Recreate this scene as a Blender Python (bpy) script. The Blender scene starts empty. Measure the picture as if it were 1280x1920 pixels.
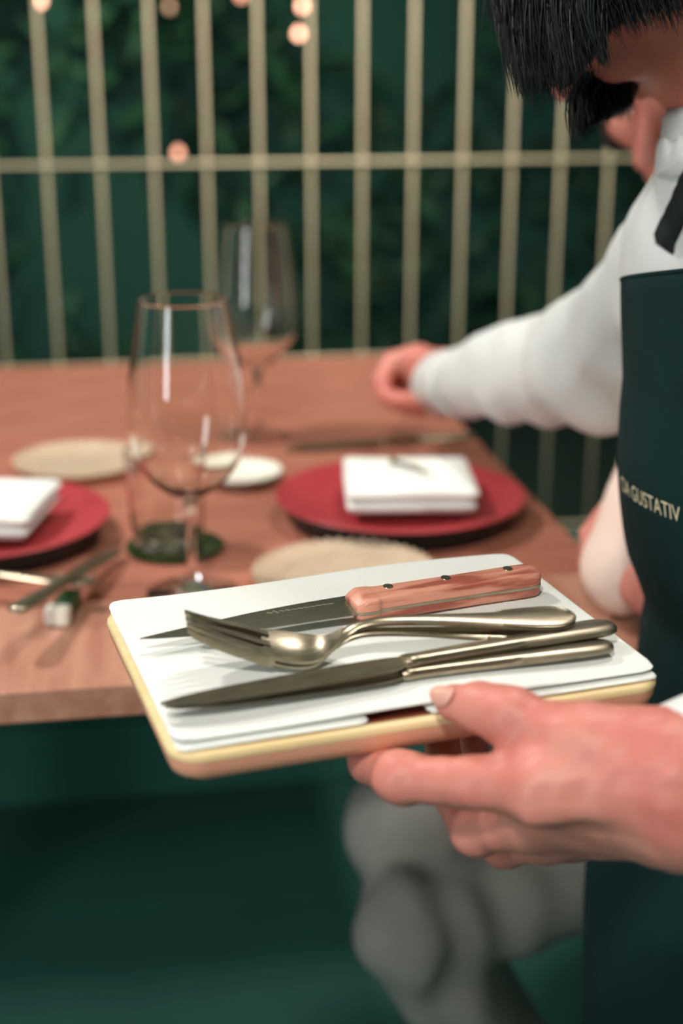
import bpy, bmesh, math, random
import numpy as np
from mathutils import Vector, Matrix

random.seed(7)
rng = np.random.default_rng(7)
scene = bpy.context.scene
col = scene.collection

# ---------------------------------------------------------------- camera
PITCH = math.radians(18.2)
CAMZ = 1.23
FPX = 2640.0
cam_d = bpy.data.cameras.new('camera')
cam = bpy.data.objects.new('camera', cam_d)
col.objects.link(cam)
cam.location = (0, 0, CAMZ)
cam.rotation_euler = (math.pi / 2 - PITCH, 0, 0)
cam_d.sensor_fit = 'VERTICAL'
cam_d.sensor_height = 36.0
cam_d.lens = FPX * 36.0 / 1920.0
cam_d.clip_start = 0.05
cam_d.dof.use_dof = True
cam_d.dof.focus_distance = 0.77
cam_d.dof.aperture_fstop = 3.7
scene.camera = cam

# ---------------------------------------------------------------- world, lamps, exposure
scene.view_settings.view_transform = 'Standard'
scene.view_settings.look = 'None'
scene.view_settings.gamma = 1.0
scene.view_settings.use_curve_mapping = False
scene.view_settings.exposure = 0.0
world = bpy.data.worlds.new('night_sky')
scene.world = world
world.use_nodes = True
bg = world.node_tree.nodes['Background']
bg.inputs[0].default_value = (0.30, 0.68, 0.60, 1)
bg.inputs[1].default_value = 0.38


def area(name, loc, target, size, power, color, sy=None, spread=180):
    l = bpy.data.lights.new(name, 'AREA')
    l.shape = 'DISK' if sy is None else 'RECTANGLE'
    l.size = size
    if sy is not None:
        l.size_y = sy
    l.energy = power
    l.color = color
    o = bpy.data.objects.new(name, l)
    col.objects.link(o)
    o.location = loc
    d = Vector(target) - Vector(loc)
    o.rotation_euler = d.to_track_quat('-Z', 'Y').to_euler()
    l.spread = math.radians(spread)
    return o


area('ceiling_lamp_table', (0.45, 1.35, 2.5), (0.0, 0.9, 0.8), 0.16, 13.5, (1.0, 0.94, 0.87))
area('ceiling_lamp_front', (-0.30, -0.70, 2.5), (0.0, 0.9, 0.8), 0.20, 28, (1.0, 0.94, 0.88))
area('ceiling_lamp_left', (-1.1, 1.6, 2.5), (-0.3, 1.5, 0.8), 0.16, 10, (1.0, 0.94, 0.87), spread=100)
area('ceiling_lamp_fence', (0.1, 1.5, 2.5), (0.1, 3.0, 0.9), 0.16, 8, (1.0, 0.92, 0.80), spread=75)
area('tall_window', (-1.5, -1.0, 1.55), (-0.2, 1.2, 1.0), 0.36, 26, (0.90, 0.96, 1.0), sy=1.5)


# ---------------------------------------------------------------- geometry of the view: points found in the place
CP, SP = math.cos(PITCH), math.sin(PITCH)


def P(px, py, d):
    """point seen at a pixel, d metres along the lens axis"""
    u = (px - 640.0) / FPX * d
    v = (py - 960.0) / FPX * d
    return np.array([u, d * CP - v * SP, CAMZ - d * SP - v * CP])


def onz(px, py, z):
    a = P(px, py, 1.0) - np.array([0, 0, CAMZ])
    t = (z - CAMZ) / a[2]
    return np.array([0, 0, CAMZ]) + a * t


def onplane(px, py, q, n):
    c = np.array([0, 0, CAMZ])
    a = P(px, py, 1.0) - c
    t = np.dot(np.array(q) - c, n) / np.dot(a, n)
    return c + a * t


# ---------------------------------------------------------------- materials
def lin(c):
    return tuple(((x / 255) / 12.92 if x / 255 <= 0.04045 else ((x / 255 + 0.055) / 1.055) ** 2.4) for x in c)


def mat(name, c, rough=0.5, metal=0.0, c2=None, scale=20.0, stretch=(1, 1, 1), bump=0.0, bscale=None, trans=0.0, ior=1.45,
        sss=0.0, spec=0.5, emit=None, estr=0.0, sheen=0.0, detail=4.0, lo=0.35, hi=0.65, aniso=0.0):
    m = bpy.data.materials.new(name)
    m.use_nodes = True
    nt = m.node_tree
    b = nt.nodes['Principled BSDF']
    b.inputs['Base Color'].default_value = (*lin(c), 1)
    b.inputs['Roughness'].default_value = rough
    b.inputs['Metallic'].default_value = metal
    b.inputs['Transmission Weight'].default_value = trans
    b.inputs['IOR'].default_value = ior
    b.inputs['Specular IOR Level'].default_value = spec
    if sss:
        b.inputs['Subsurface Weight'].default_value = sss
        b.inputs['Subsurface Radius'].default_value = (0.010, 0.004, 0.002)
        b.inputs['Subsurface Scale'].default_value = 1.0
    if sheen:
        b.inputs['Sheen Weight'].default_value = sheen
        b.inputs['Sheen Roughness'].default_value = 0.5
    if emit:
        b.inputs['Emission Color'].default_value = (*emit, 1)
        b.inputs['Emission Strength'].default_value = estr
    if c2 is not None or bump:
        tc = nt.nodes.new('ShaderNodeTexCoord')
        mp = nt.nodes.new('ShaderNodeMapping')
        mp.inputs['Scale'].default_value = stretch
        nt.links.new(tc.outputs['Object'], mp.inputs['Vector'])
        if c2 is not None:
            n = nt.nodes.new('ShaderNodeTexNoise')
            n.inputs['Scale'].default_value = scale
            n.inputs['Detail'].default_value = detail
            nt.links.new(mp.outputs['Vector'], n.inputs['Vector'])
            r = nt.nodes.new('ShaderNodeValToRGB')
            r.color_ramp.elements[0].position = lo
            r.color_ramp.elements[1].position = hi
            r.color_ramp.elements[0].color = (*lin(c), 1)
            r.color_ramp.elements[1].color = (*lin(c2), 1)
            nt.links.new(n.outputs['Fac'], r.inputs['Fac'])
            nt.links.new(r.outputs['Color'], b.inputs['Base Color'])
        if bump:
            n2 = nt.nodes.new('ShaderNodeTexNoise')
            n2.inputs['Scale'].default_value = bscale or scale
            n2.inputs['Detail'].default_value = 3.0
            nt.links.new(mp.outputs['Vector'], n2.inputs['Vector'])
            bp = nt.nodes.new('ShaderNodeBump')
            bp.inputs['Strength'].default_value = bump
            bp.inputs['Distance'].default_value = 0.002
            nt.links.new(n2.outputs['Fac'], bp.inputs['Height'])
            nt.links.new(bp.outputs['Normal'], b.inputs['Normal'])
    return m


def weave(m, scale=900.0, strength=0.3):
    """fine woven relief on a cloth material"""
    nt = m.node_tree
    b = nt.nodes['Principled BSDF']
    tc = nt.nodes.new('ShaderNodeTexCoord')
    outs = []
    for direc in ('X', 'Z'):
        w = nt.nodes.new('ShaderNodeTexWave')
        w.bands_direction = direc
        w.inputs['Scale'].default_value = scale / 6.283
        w.inputs['Distortion'].default_value = 1.5
        nt.links.new(tc.outputs['Object'], w.inputs['Vector'])
        outs.append(w)
    a = nt.nodes.new('ShaderNodeMath')
    a.operation = 'MULTIPLY'
    nt.links.new(outs[0].outputs['Fac'], a.inputs[0])
    nt.links.new(outs[1].outputs['Fac'], a.inputs[1])
    bp = nt.nodes.new('ShaderNodeBump')
    bp.inputs['Strength'].default_value = strength
    bp.inputs['Distance'].default_value = 0.0008
    nt.links.new(a.outputs[0], bp.inputs['Height'])
    nt.links.new(bp.outputs['Normal'], b.inputs['Normal'])
    return m


M = {}
M['table_wood'] = mat('salmon_oak', (152, 92, 74), 0.42, c2=(174, 114, 94), scale=7, stretch=(1.2, 9, 9), bump=0.08, bscale=40, lo=0.3, hi=0.7)
M['table_wood_end'] = mat('salmon_oak_end_board', (162, 108, 88), 0.42, c2=(188, 140, 116), scale=7, stretch=(9, 1.2, 9), bump=0.08, bscale=40, lo=0.3, hi=0.7)
M['black_metal'] = mat('black_metal', (40, 58, 54), 0.5, 0.3, c2=(30, 46, 44), scale=30)
M['cream_metal'] = mat('cream_painted_steel', (222, 208, 176), 0.45, c2=(212, 196, 164), scale=4)
M['floor'] = mat('dark_teal_floor', (60, 110, 101), 0.9, c2=(56, 104, 96), scale=5)
M['plaster'] = mat('warm_plaster', (214, 198, 172), 0.85, c2=(204, 188, 162), scale=3)
M['ceiling'] = mat('ceiling_plaster', (206, 192, 168), 0.9, c2=(198, 184, 160), scale=3)
M['leaf'] = mat('hedge_leaf', (40, 76, 50), 0.6, c2=(30, 66, 52), scale=2.5)
M['hedge_dark'] = mat('hedge_core', (34, 74, 67), 0.85, c2=(30, 68, 62), scale=2)
M['red'] = mat('crimson_lacquer', (156, 46, 54), 0.4, c2=(166, 56, 62), scale=14)
M['charger_black'] = mat('black_lacquer', (14, 26, 24), 0.45, c2=(10, 22, 20), scale=14)
M['linen'] = weave(mat('white_linen', (230, 233, 228), 0.85, c2=(224, 228, 222), scale=12, sheen=0.1), 1400, 0.12)
M['glass'] = mat('clear_glass', (255, 255, 252), 0.0, trans=1.0, ior=1.45)
M['plate_glass'] = mat('pressed_glass', (248, 232, 206), 0.12, trans=0.55, ior=1.4, c2=(240, 220, 192), scale=60, bump=0.3, bscale=120)
M['white_china'] = mat('white_china', (236, 234, 222), 0.2, c2=(230, 228, 214), scale=10)
M['green_glass'] = mat('dark_green_glass', (52, 70, 34), 0.15, trans=0.35, ior=1.45, c2=(44, 62, 30), scale=10)
M['green_glaze'] = mat('green_glaze', (22, 84, 46), 0.3, c2=(18, 74, 40), scale=20)
M['steel'] = mat('worn_steel', (176, 166, 146), 0.34, 1.0, c2=(150, 141, 122), scale=60, stretch=(1, 8, 8), bump=0.03, bscale=300)
M['blade'] = mat('brushed_blade_steel', (150, 146, 128), 0.34, 1.0, c2=(136, 132, 114), scale=90, stretch=(1, 10, 1))
M['etch'] = mat('etched_steel', (190, 180, 158), 0.6, 0.4, c2=(180, 170, 150), scale=90)
M['handle_wood'] = mat('rosy_olive_wood', (212, 146, 122), 0.4, c2=(160, 84, 68), scale=30, stretch=(0.6, 4, 4), detail=6, bump=0.06, lo=0.44, hi=0.58)
M['board_wood'] = mat('tray_beech', (232, 168, 138), 0.45, c2=(222, 156, 128), scale=12, stretch=(1, 8, 8))
M['board_rim'] = mat('tray_pale_rim', (240, 216, 166), 0.45, c2=(232, 204, 150), scale=12, stretch=(1, 8, 8))
M['board_inset'] = mat('tray_reddish_inset', (150, 76, 56), 0.5, c2=(138, 68, 50), scale=12, stretch=(1, 8, 8))
M['skin'] = mat('skin', (208, 138, 122), 0.48, c2=(196, 114, 102), scale=22, sss=0.12, bump=0.06, bscale=260)
M['skin_red'] = mat('flushed_skin', (206, 136, 120), 0.5, c2=(194, 116, 104), scale=22, sss=0.12)
M['nail'] = mat('fingernail', (220, 166, 148), 0.4, c2=(214, 158, 140), scale=60)
M['hair'] = mat('black_hair', (9, 19, 18), 0.46, c2=(12, 21, 19), scale=60, spec=0.3)
M['hair_brown'] = mat('dark_brown_hair', (44, 38, 32), 0.45, c2=(34, 32, 28), scale=60)
M['shirt'] = weave(mat('white_cotton_shirt', (214, 217, 214), 0.8, c2=(206, 210, 208), scale=9, sheen=0.1), 1500, 0.1)
M['shirt_pink'] = weave(mat('pale_pink_shirt', (232, 208, 196), 0.8, c2=(226, 198, 186), scale=9), 1500, 0.1)
M['apron'] = weave(mat('dark_teal_canvas', (13, 46, 46), 0.85, c2=(10, 38, 39), scale=14, spec=0.2), 3000, 0.5)
M['apron_text'] = mat('cream_print', (226, 212, 178), 0.7, c2=(220, 204, 168), scale=30)
M['strap'] = mat('black_webbing', (18, 32, 30), 0.8, c2=(14, 28, 26), scale=30)
M['trousers'] = mat('black_trousers', (22, 40, 38), 0.85, c2=(18, 34, 33), scale=14)
M['denim'] = mat('grey_denim', (158, 152, 142), 0.85, c2=(130, 128, 122), scale=9, bump=0.2, bscale=30)
M['shoe'] = mat('dark_shoe_leather', (30, 42, 40), 0.5, c2=(24, 36, 34), scale=20)
M['chair_wood'] = mat('brown_chair_wood', (120, 74, 52), 0.5, c2=(98, 60, 44), scale=10, stretch=(1, 6, 6))
M['bulb'] = mat('amber_bulb', (255, 200, 160), 0.3, emit=(1.0, 0.50, 0.33), estr=6.5)
M['bulb_dim'] = mat('amber_bulb_dim', (255, 200, 160), 0.3, emit=(1.0, 0.42, 0.28), estr=3.2)
M['bulb_faint'] = mat('amber_bulb_faint', (255, 200, 160), 0.3, emit=(1.0, 0.55, 0.35), estr=1.2)
M['white_of_eye'] = mat('white_of_eye', (236, 230, 222), 0.2, c2=(230, 224, 216), scale=60)
M['iris'] = mat('dark_iris', (40, 28, 22), 0.15, c2=(30, 22, 18), scale=200)


# ---------------------------------------------------------------- object helpers
def tag(o, label=None, cat=None, group=None, kind=None):
    if label:
        o['label'] = label
    if cat:
        o['category'] = cat
    if group:
        o['group'] = group
    if kind:
        o['kind'] = kind
    return o


def empty(name, loc=(0, 0, 0), rz=0.0, label=None, cat=None, group=None):
    o = bpy.data.objects.new(name, None)
    col.objects.link(o)
    o.empty_display_size = 0.05
    o.location = tuple(float(x) for x in loc)
    o.rotation_euler = (0, 0, rz)
    bpy.context.view_layer.update()
    return tag(o, label, cat, group)


def link(name, me, m, parent=None, smooth=False, world=False):
    o = bpy.data.objects.new(name, me)
    col.objects.link(o)
    if m is not None and not me.materials:
        me.materials.append(m)
    if smooth:
        me.polygons.foreach_set('use_smooth', [True] * len(me.polygons))
    if parent:
        o.parent = parent
        if world:   # mesh is in world coordinates: keep it there
            o.matrix_parent_inverse = parent.matrix_basis.inverted()
    return o


def from_np(name, V, F, m, parent=None, smooth=True, world=False):
    me = bpy.data.meshes.new(name)
    me.from_pydata([tuple(map(float, v)) for v in V], [], [tuple(map(int, f)) for f in F])
    me.update()
    return link(name, me, m, parent, smooth, world)


def from_bm(name, bm, m, parent=None, smooth=False, world=False):
    bmesh.ops.recalc_face_normals(bm, faces=bm.faces)
    me = bpy.data.meshes.new(name)
    bm.to_mesh(me)
    bm.free()
    return link(name, me, m, parent, smooth, world)


def autosmooth(o, deg=40):
    me = o.data
    me.polygons.foreach_set('use_smooth', [True] * len(me.polygons))
    me.set_sharp_from_angle(angle=math.radians(deg))
    return o


def bevel(o, w, seg=2):
    md = o.modifiers.new('bevel', 'BEVEL')
    md.width = w
    md.segments = seg
    md.limit_method = 'ANGLE'
    return o


def box_bm(sx, sy, sz, c=(0, 0, 0), bm=None):
    bm = bm or bmesh.new()
    r = bmesh.ops.create_cube(bm, size=1.0)
    for v in r['verts']:
        v.co = Vector((v.co.x * sx + c[0], v.co.y * sy + c[1], v.co.z * sz + c[2]))
    return bm


def lerp_curve(tab, n):
    """smooth resample of a table of rows by Catmull-Rom"""
    A = np.array(tab, float)
    out = []
    m = len(A)
    for i in range(m - 1):
        p0, p1, p2, p3 = A[max(i - 1, 0)], A[i], A[i + 1], A[min(i + 2, m - 1)]
        for k in range(n):
            t = k / n
            out.append(0.5 * ((2 * p1) + (-p0 + p2) * t + (2 * p0 - 5 * p1 + 4 * p2 - p3) * t * t + (-p0 + 3 * p1 - 3 * p2 + p3) * t ** 3))
    out.append(A[-1])
    return out


def lathe(name, prof, m, parent=None, n=48, closed=True):
    """prof: list of (r, z) running around the section"""
    V, F = [], []
    k = len(prof)
    for i in range(n):
        a = 2 * math.pi * i / n
        for r, z in prof:
            V.append((r * math.cos(a), r * math.sin(a), z))
    for i in range(n):
        j = (i + 1) % n
        for q in range(k if closed else k - 1):
            q2 = (q + 1) % k
            F.append((i * k + q, j * k + q, j * k + q2, i * k + q2))
    bm = bmesh.new()
    vs = [bm.verts.new(v) for v in V]
    for f in F:
        try:
            bm.faces.new([vs[i] for i in f])
        except ValueError:
            pass
    bmesh.ops.remove_doubles(bm, verts=bm.verts, dist=1e-6)
    for f in [f for f in bm.faces if f.calc_area() < 1e-13]:
        bm.faces.remove(f)
    if bm.calc_volume(signed=True) < 0:
        bmesh.ops.reverse_faces(bm, faces=bm.faces)
    me = bpy.data.meshes.new(name)
    bm.to_mesh(me)
    bm.free()
    return autosmooth(link(name, me, m, parent), 50)


def tube(name, pts, rad, m, parent=None, n=8, world=False):
    """round tube along points; rad a number or a list"""
    pts = [np.array(p, float) for p in pts]
    if not hasattr(rad, '__len__'):
        rad = [rad] * len(pts)
    V, F = [], []
    up = np.array([0, 0, 1.0])
    for i, p in enumerate(pts):
        t = pts[min(i + 1, len(pts) - 1)] - pts[max(i - 1, 0)]
        t /= np.linalg.norm(t) + 1e-12
        a = np.cross(t, up if abs(t[2]) < 0.95 else np.array([1.0, 0, 0]))
        a /= np.linalg.norm(a)
        b = np.cross(t, a)
        for k in range(n):
            th = 2 * math.pi * k / n
            V.append(p + rad[i] * (math.cos(th) * a + math.sin(th) * b))
    for i in range(len(pts) - 1):
        for k in range(n):
            k2 = (k + 1) % n
            F.append((i * n + k, i * n + k2, (i + 1) * n + k2, (i + 1) * n + k))
    F.append(tuple(range(n - 1, -1, -1)))
    F.append(tuple((len(pts) - 1) * n + k for k in range(n)))
    return from_np(name, V, F, m, parent, True, world)


# ---------------------------------------------------------------- smooth solids (for people and cloth)
def cap(X, a, b, ra, rb=None):
    rb = ra if rb is None else rb
    a = np.asarray(a, np.float32)
    b = np.asarray(b, np.float32)
    ab = b - a
    t = np.clip(((X - a) @ ab) / float(ab @ ab + 1e-12), 0, 1)
    return np.linalg.norm(X - a - t[:, None] * ab, axis=1) - (ra + (rb - ra) * t)


def ell(X, c, r, R=None):
    Y = X - np.asarray(c, np.float32)
    if R is not None:
        Y = Y @ np.asarray(R, np.float32)
    r = np.asarray(r, np.float32)
    k0 = np.linalg.norm(Y / r, axis=1)
    k1 = np.linalg.norm(Y / (r * r), axis=1)
    return k0 * (k0 - 1.0) / (k1 + 1e-9)


def smin(a, b, k):
    h = np.clip(0.5 + 0.5 * (b - a) / k, 0, 1)
    return b * (1 - h) + a * h - k * h * (1 - h)


def smax(a, b, k):
    return -smin(-a, -b, k)


def sunion(parts, k):
    d = parts[0]
    for p in parts[1:]:
        d = smin(d, p, k)
    return d


def wob(X, s, seed=0):
    """smooth pseudo-noise in -1..1"""
    r = np.random.default_rng(seed)
    d = np.zeros(len(X), np.float32)
    for i in range(7):
        w = r.normal(size=3).astype(np.float32) * s * (0.6 + 0.25 * i)
        d += np.sin(X @ w + r.uniform(0, 6.28)) / (1 + 0.35 * i)
    return d / 3.2


def nets(f, lo, hi, h):
    lo = np.asarray(lo, np.float32)
    hi = np.asarray(hi, np.float32)
    n = np.maximum(np.ceil((hi - lo) / h).astype(int) + 1, 4)
    ax = [lo[i] + h * np.arange(n[i], dtype=np.float32) for i in range(3)]
    G = np.stack(np.meshgrid(*ax, indexing='ij'), -1).reshape(-1, 3)
    v = np.concatenate([f(G[i:i + 300000]) for i in range(0, len(G), 300000)]).reshape(n)
    ins = v < 0
    cs = np.zeros(tuple(n - 1), np.int8)
    for dx in (0, 1):
        for dy in (0, 1):
            for dz in (0, 1):
                cs += ins[dx:n[0] - 1 + dx, dy:n[1] - 1 + dy, dz:n[2] - 1 + dz]
    act = (cs > 0) & (cs < 8)
    I = np.argwhere(act)
    idx = -np.ones(tuple(n - 1), np.int64)
    idx[tuple(I.T)] = np.arange(len(I))
    acc = np.zeros((len(I), 3), np.float32)
    cnt = np.zeros(len(I), np.float32)
    cor = [(a, b, c) for a in (0, 1) for b in (0, 1) for c in (0, 1)]
    for a in cor:
        for b in cor:
            if sum(b) - sum(a) == 1 and all(y >= x for x, y in zip(a, b)):
                va = v[I[:, 0] + a[0], I[:, 1] + a[1], I[:, 2] + a[2]]
                vb = v[I[:, 0] + b[0], I[:, 1] + b[1], I[:, 2] + b[2]]
                c = (va < 0) != (vb < 0)
                t = np.where(c, va / np.where(c, va - vb, 1), 0)
                p = np.array(a, np.float32) + t[:, None] * (np.array(b, np.float32) - np.array(a, np.float32))
                acc += np.where(c[:, None], p, 0)
                cnt += c
    V = lo + h * (I + acc / cnt[:, None])
    F = []
    for axis in range(3):
        o = [k for k in range(3) if k != axis]
        s0 = [slice(None)] * 3
        s1 = [slice(None)] * 3
        s0[axis] = slice(0, n[axis] - 1)
        s1[axis] = slice(1, n[axis])
        A, B = ins[tuple(s0)], ins[tuple(s1)]
        E = np.argwhere(A != B)
        if not len(E):
            continue
        ok = np.all((E[:, o] > 0) & (E[:, o] < (n[o] - 1)), axis=1)
        E = E[ok]
        q = []
        for d0, d1 in ((-1, -1), (0, -1), (0, 0), (-1, 0)):
            K = E.copy()
            K[:, o[0]] += d0
            K[:, o[1]] += d1
            q.append(idx[tuple(K.T)])
        q = np.stack(q, 1)
        flip = A[tuple(E.T)]
        if axis == 1:
            flip = ~flip
        q[~flip] = q[~flip][:, ::-1]
        F.append(q)
    F = np.concatenate(F)
    F = F[np.all(F >= 0, axis=1)]
    return V, F


def join_np(parts):
    V, F, off = [], [], 0
    for v, f in parts:
        V.append(v)
        F.append(f + off)
        off += len(v)
    return np.concatenate(V), np.concatenate(F)


def rot_to(fwd, up):
    f = np.array(fwd, float)
    f /= np.linalg.norm(f)
    r = np.cross(f, np.array(up, float))
    r /= np.linalg.norm(r)
    u = np.cross(r, f)
    return np.stack([r, f, u], 1)       # columns: right, forward, up


# ================================================================ THE SETTING
TZ = 0.78                                   # table top height
TH = math.radians(9.5)
E1 = np.array([math.cos(TH), math.sin(TH), 0])
E2 = np.array([-math.sin(TH), math.cos(TH), 0])

fl = from_bm('floor', box_bm(13, 4.95, 0.04, (0, 0.325, -0.02)), M['floor'])
M['lawn'] = mat('night_lawn', (24, 48, 36), 0.95, c2=(18, 40, 32), scale=30, bump=0.5, bscale=200)
la = from_bm('lawn_ground', box_bm(15, 4.6, 0.04, (0, 5.1, -0.021)), M['lawn'])
tag(la, 'dark ground of the garden beyond the wire fence', 'ground', kind='structure')
tag(fl, 'dark floor lying in deep shade under the table', 'floor', kind='structure')
ce = from_bm('ceiling', box_bm(7, 5.0, 0.04, (0, 0.3, 2.62)), M['ceiling'])
tag(ce, 'plain plaster ceiling of the dining room', 'ceiling', kind='structure')
wb = from_bm('wall_back', box_bm(7, 0.06, 2.6, (0, -2.2, 1.3)), M['plaster'])
tag(wb, 'warm plaster wall behind the photographer', 'wall', kind='structure')

# ---- hedge behind the fence
hd = empty('garden_hedge', (0.1, 4.6, 0), TH, 'dark green leafy hedge in the night behind the wire fence', 'hedge')
core = from_bm('hedge_core', box_bm(15, 0.4, 3.6, (0, 0.45, 1.8)), M['hedge_dark'], hd)
nleaf = 11000
V, F = [], []
for i in range(nleaf):
    x = random.uniform(-7.3, 7.3)
    z = random.uniform(0.1, 3.5)
    clump = math.sin(x * 2.3 + 1.0) * math.sin(z * 2.9) + math.sin(x * 5.1 + z * 3.0) * 0.6
    if clump < random.uniform(-0.9, 0.7):
        continue
    c = np.array([x, 0.15 - 0.22 * max(clump, 0) * random.random(), z])
    R = rot_to(rng.normal(size=3) + np.array([0, -1.2, 0.3]), rng.normal(size=3))
    L, W = random.uniform(0.05, 0.11), random.uniform(0.02, 0.045)
    k = len(V)
    for p in ((0, 0, -L), (W, 0.008, -0.1 * L), (0, 0.0, L), (-W, 0.008, -0.1 * L), (0, -0.012, 0)):
        V.append(c + R @ np.array(p))
    F += [(k, k + 1, k + 4), (k + 1, k + 2, k + 4), (k + 2, k + 3, k + 4), (k + 3, k, k + 4)]
lv = from_np('leaves', V, F, M['leaf'], hd, smooth=False)
lv['kind'] = 'stuff'
gl = bpy.data.lights.new('garden_lamp', 'SPOT')
gl.energy = 190
gl.color = (0.75, 1.0, 0.6)
gl.spot_size = math.radians(70)
gl.spot_blend = 1.0
gl.shadow_soft_size = 0.1
glo = bpy.data.objects.new('garden_lamp', gl)
col.objects.link(glo)
glo.location = (-1.1, 3.5, 2.9)
glo.rotation_euler = (Vector((-0.9, 4.7, 1.8)) - Vector(glo.location)).to_track_quat('-Z', 'Y').to_euler()

# ---- wire fence
FQ = onplane(583, 300, (0, 2.80, 1.2), E2)
fen = empty('wire_fence', (FQ[0], FQ[1], 0), TH, 'cream welded wire fence of upright bars and cross rails', 'fence')
pxs = [85, 188, 288, 388, 486, 583, 679, 772, 866, 960, 1050, 1140]
ss = [float(np.dot(onplane(x, 312 - 0.012 * x, FQ, E2) - FQ, E1)) for x in pxs]
step = float(np.polyfit(np.arange(len(ss)) - 5, ss, 1)[0])
zr = float(onplane(583, 303, FQ, E2)[2])
zr2 = float(onplane(880, 660, FQ, E2)[2])
fbar = bmesh.new()
bmesh.ops.create_cone(fbar, cap_ends=True, segments=10, radius1=0.0046, radius2=0.0046, depth=2.2, matrix=Matrix.Translation((0, 0, 1.12)))
bar_me = None
for k in range(-9, 13):
    if bar_me is None:
        o = from_bm('bar', fbar, M['cream_metal'], fen, smooth=True)
        bar_me = o.data
    else:
        o = link('bar', bar_me, None, fen)
    o.location = (k * step, 0, 0)
gap = zr - zr2
for k in range(-3, 3):
    o = tube('rail', [(-9.5 * step, -0.0085, zr + k * gap), (12.5 * step, -0.0085, zr + k * gap)], 0.0038, M['cream_metal'], fen, 10)

pl = empty('added_occluder_box', (0.02, 2.22, 0), TH, 'long low dark teal box added before the fence to keep the area behind the table dark', 'occluder')  # added box, hides the lit floor behind the table so it stays dark
M['occluder'] = mat('dark_teal_boards', (68, 126, 114), 0.85, c2=(62, 118, 107), scale=6)
for k in range(2):
    o = from_bm('board', box_bm(4.4, 0.025, 0.145, (0, 0.0125, 0.075 + 0.15 * k)), M['occluder'], pl)
    bevel(o, 0.004, 2)
    o = from_bm('board', box_bm(4.4, 0.025, 0.145, (0, 0.3875, 0.075 + 0.15 * k)), M['occluder'], pl)
    bevel(o, 0.004, 2)
for sx in (-1, 1):
    from_bm('end_board', box_bm(0.025, 0.35, 0.29, (sx * 2.18, 0.2, 0.147)), M['occluder'], pl)
from_bm('occluder_fill', box_bm(4.33, 0.345, 0.02, (0, 0.2, 0.24)), M['hedge_dark'], pl)  # plain top panel of the added box

# ---- string light bulbs beyond the fence
bulbs = [(75, 2, 3.6, 1, 'amber light bulb glowing behind the second fence bar from the left at the top'),
         (560, 64, 3.7, 1, 'lower of two amber light bulbs hanging together behind the fence'),
         (566, 12, 3.7, 1, 'upper of two amber light bulbs hanging together behind the fence'),
         (334, 287, 3.7, 0, 'amber light bulb just above the cross rail of the fence'),
         (452, -8, 3.8, 0, 'amber light bulb cut by the top of the picture above the far wine glass'),
         (318, 14, 4.1, 2, 'faint amber light bulb at the top behind the third fence bar')]
for (x, y, d, st, lab) in bulbs:
    p = P(x, y, d)
    b = empty('light_bulb', p, 0, lab, 'light bulb', 'string light bulbs beyond the fence')
    bm = bmesh.new()
    bmesh.ops.create_uvsphere(bm, u_segments=14, v_segments=10, radius=0.011)
    for v in bm.verts:
        if v.co.z > 0:
            v.co.z *= 1.5
            v.co.x *= 1 - 0.35 * v.co.z / 0.0165
            v.co.y *= 1 - 0.35 * v.co.z / 0.0165
    from_bm('bulb', bm, (M['bulb_dim'], M['bulb'], M['bulb_faint'])[st], b, smooth=True)
    tube('socket', [(0, 0, 0.015), (0, 0, 0.04)], 0.007, M['black_metal'], b, 10)
    tube('cord', [(0, 0, 0.04), (0, 0, 2.3 - p[2] if p[2] < 2.2 else 0.3)], 0.0015, M['black_metal'], b, 6)

# ================================================================ TABLE
q_front = onz(0, 1300, TZ)
q_far = onz(640, 668, TZ)
q_right = onz(1102, 1043, TZ)
v0, v1 = float(np.dot(q_front, E2)), float(np.dot(q_far, E2))
u1 = float(np.dot(q_right, E1)) + 0.004
u0 = -1.35
T0 = E1 * u1 + E2 * v0
tab = empty('dining_table', (T0[0], T0[1], 0), TH, 'salmon brown wooden dining table of wide boards set for dinner', 'table')
TT = 0.026
vj = float(np.dot(onz(90, 1133, TZ), E2)) - v0
ed = [0, vj]
npl = 7
for i in range(npl):
    ed.append(vj + (v1 - v0 - vj) * (i + 1) / npl)
for i in range(len(ed) - 1):
    a, b = ed[i] + (0.0009 if i else 0), ed[i + 1] - (0.0009 if i < len(ed) - 2 else 0)
    o = from_bm('plank', box_bm(u1 - u0, b - a, TT, (0, 0, 0)), M['table_wood_end'] if i == 0 else M['table_wood'], tab)
    o.location = ((u0 - u1) / 2, (a + b) / 2, TZ - TT / 2 - (0.0004 if i % 2 else 0))
    bevel(o, 0.0016, 2)
for sx in (-1.3, -1.0):
    o = tube('leg', [(sx, 0.3, 0.0), (sx, 0.3, TZ - TT)], 0.03, M['black_metal'], tab, 12)
    o = tube('leg', [(sx, v1 - v0 - 0.2, 0.0), (sx, v1 - v0 - 0.2, TZ - TT)], 0.03, M['black_metal'], tab, 12)
o = from_bm('cross_beam', box_bm(0.36, 0.06, 0.03, (-1.15, (v1 - v0) / 2, TZ - TT - 0.017)), M['black_metal'], tab)


# ---- things on the table
def charger(c, label):
    e = empty('charger_plate', (c[0], c[1], TZ), 0, label, 'plate', 'crimson charger plates')
    R = 0.126
    lathe('plate_top', [(0, 0.0145), (0.078, 0.0145), (0.088, 0.0165), (R - 0.006, 0.0245), (R - 0.001, 0.0255), (R, 0.0245), (R - 0.004, 0.0225), (0.088, 0.0135), (0.0, 0.0125)], M['red'], e, 72)
    lathe('plate_foot', [(0, 0.0123), (0.086, 0.0133), (R - 0.006, 0.0214), (R - 0.012, 0.004), (R - 0.02, 0.0), (0, 0.0)], M['charger_black'], e, 72)
    return e


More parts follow.
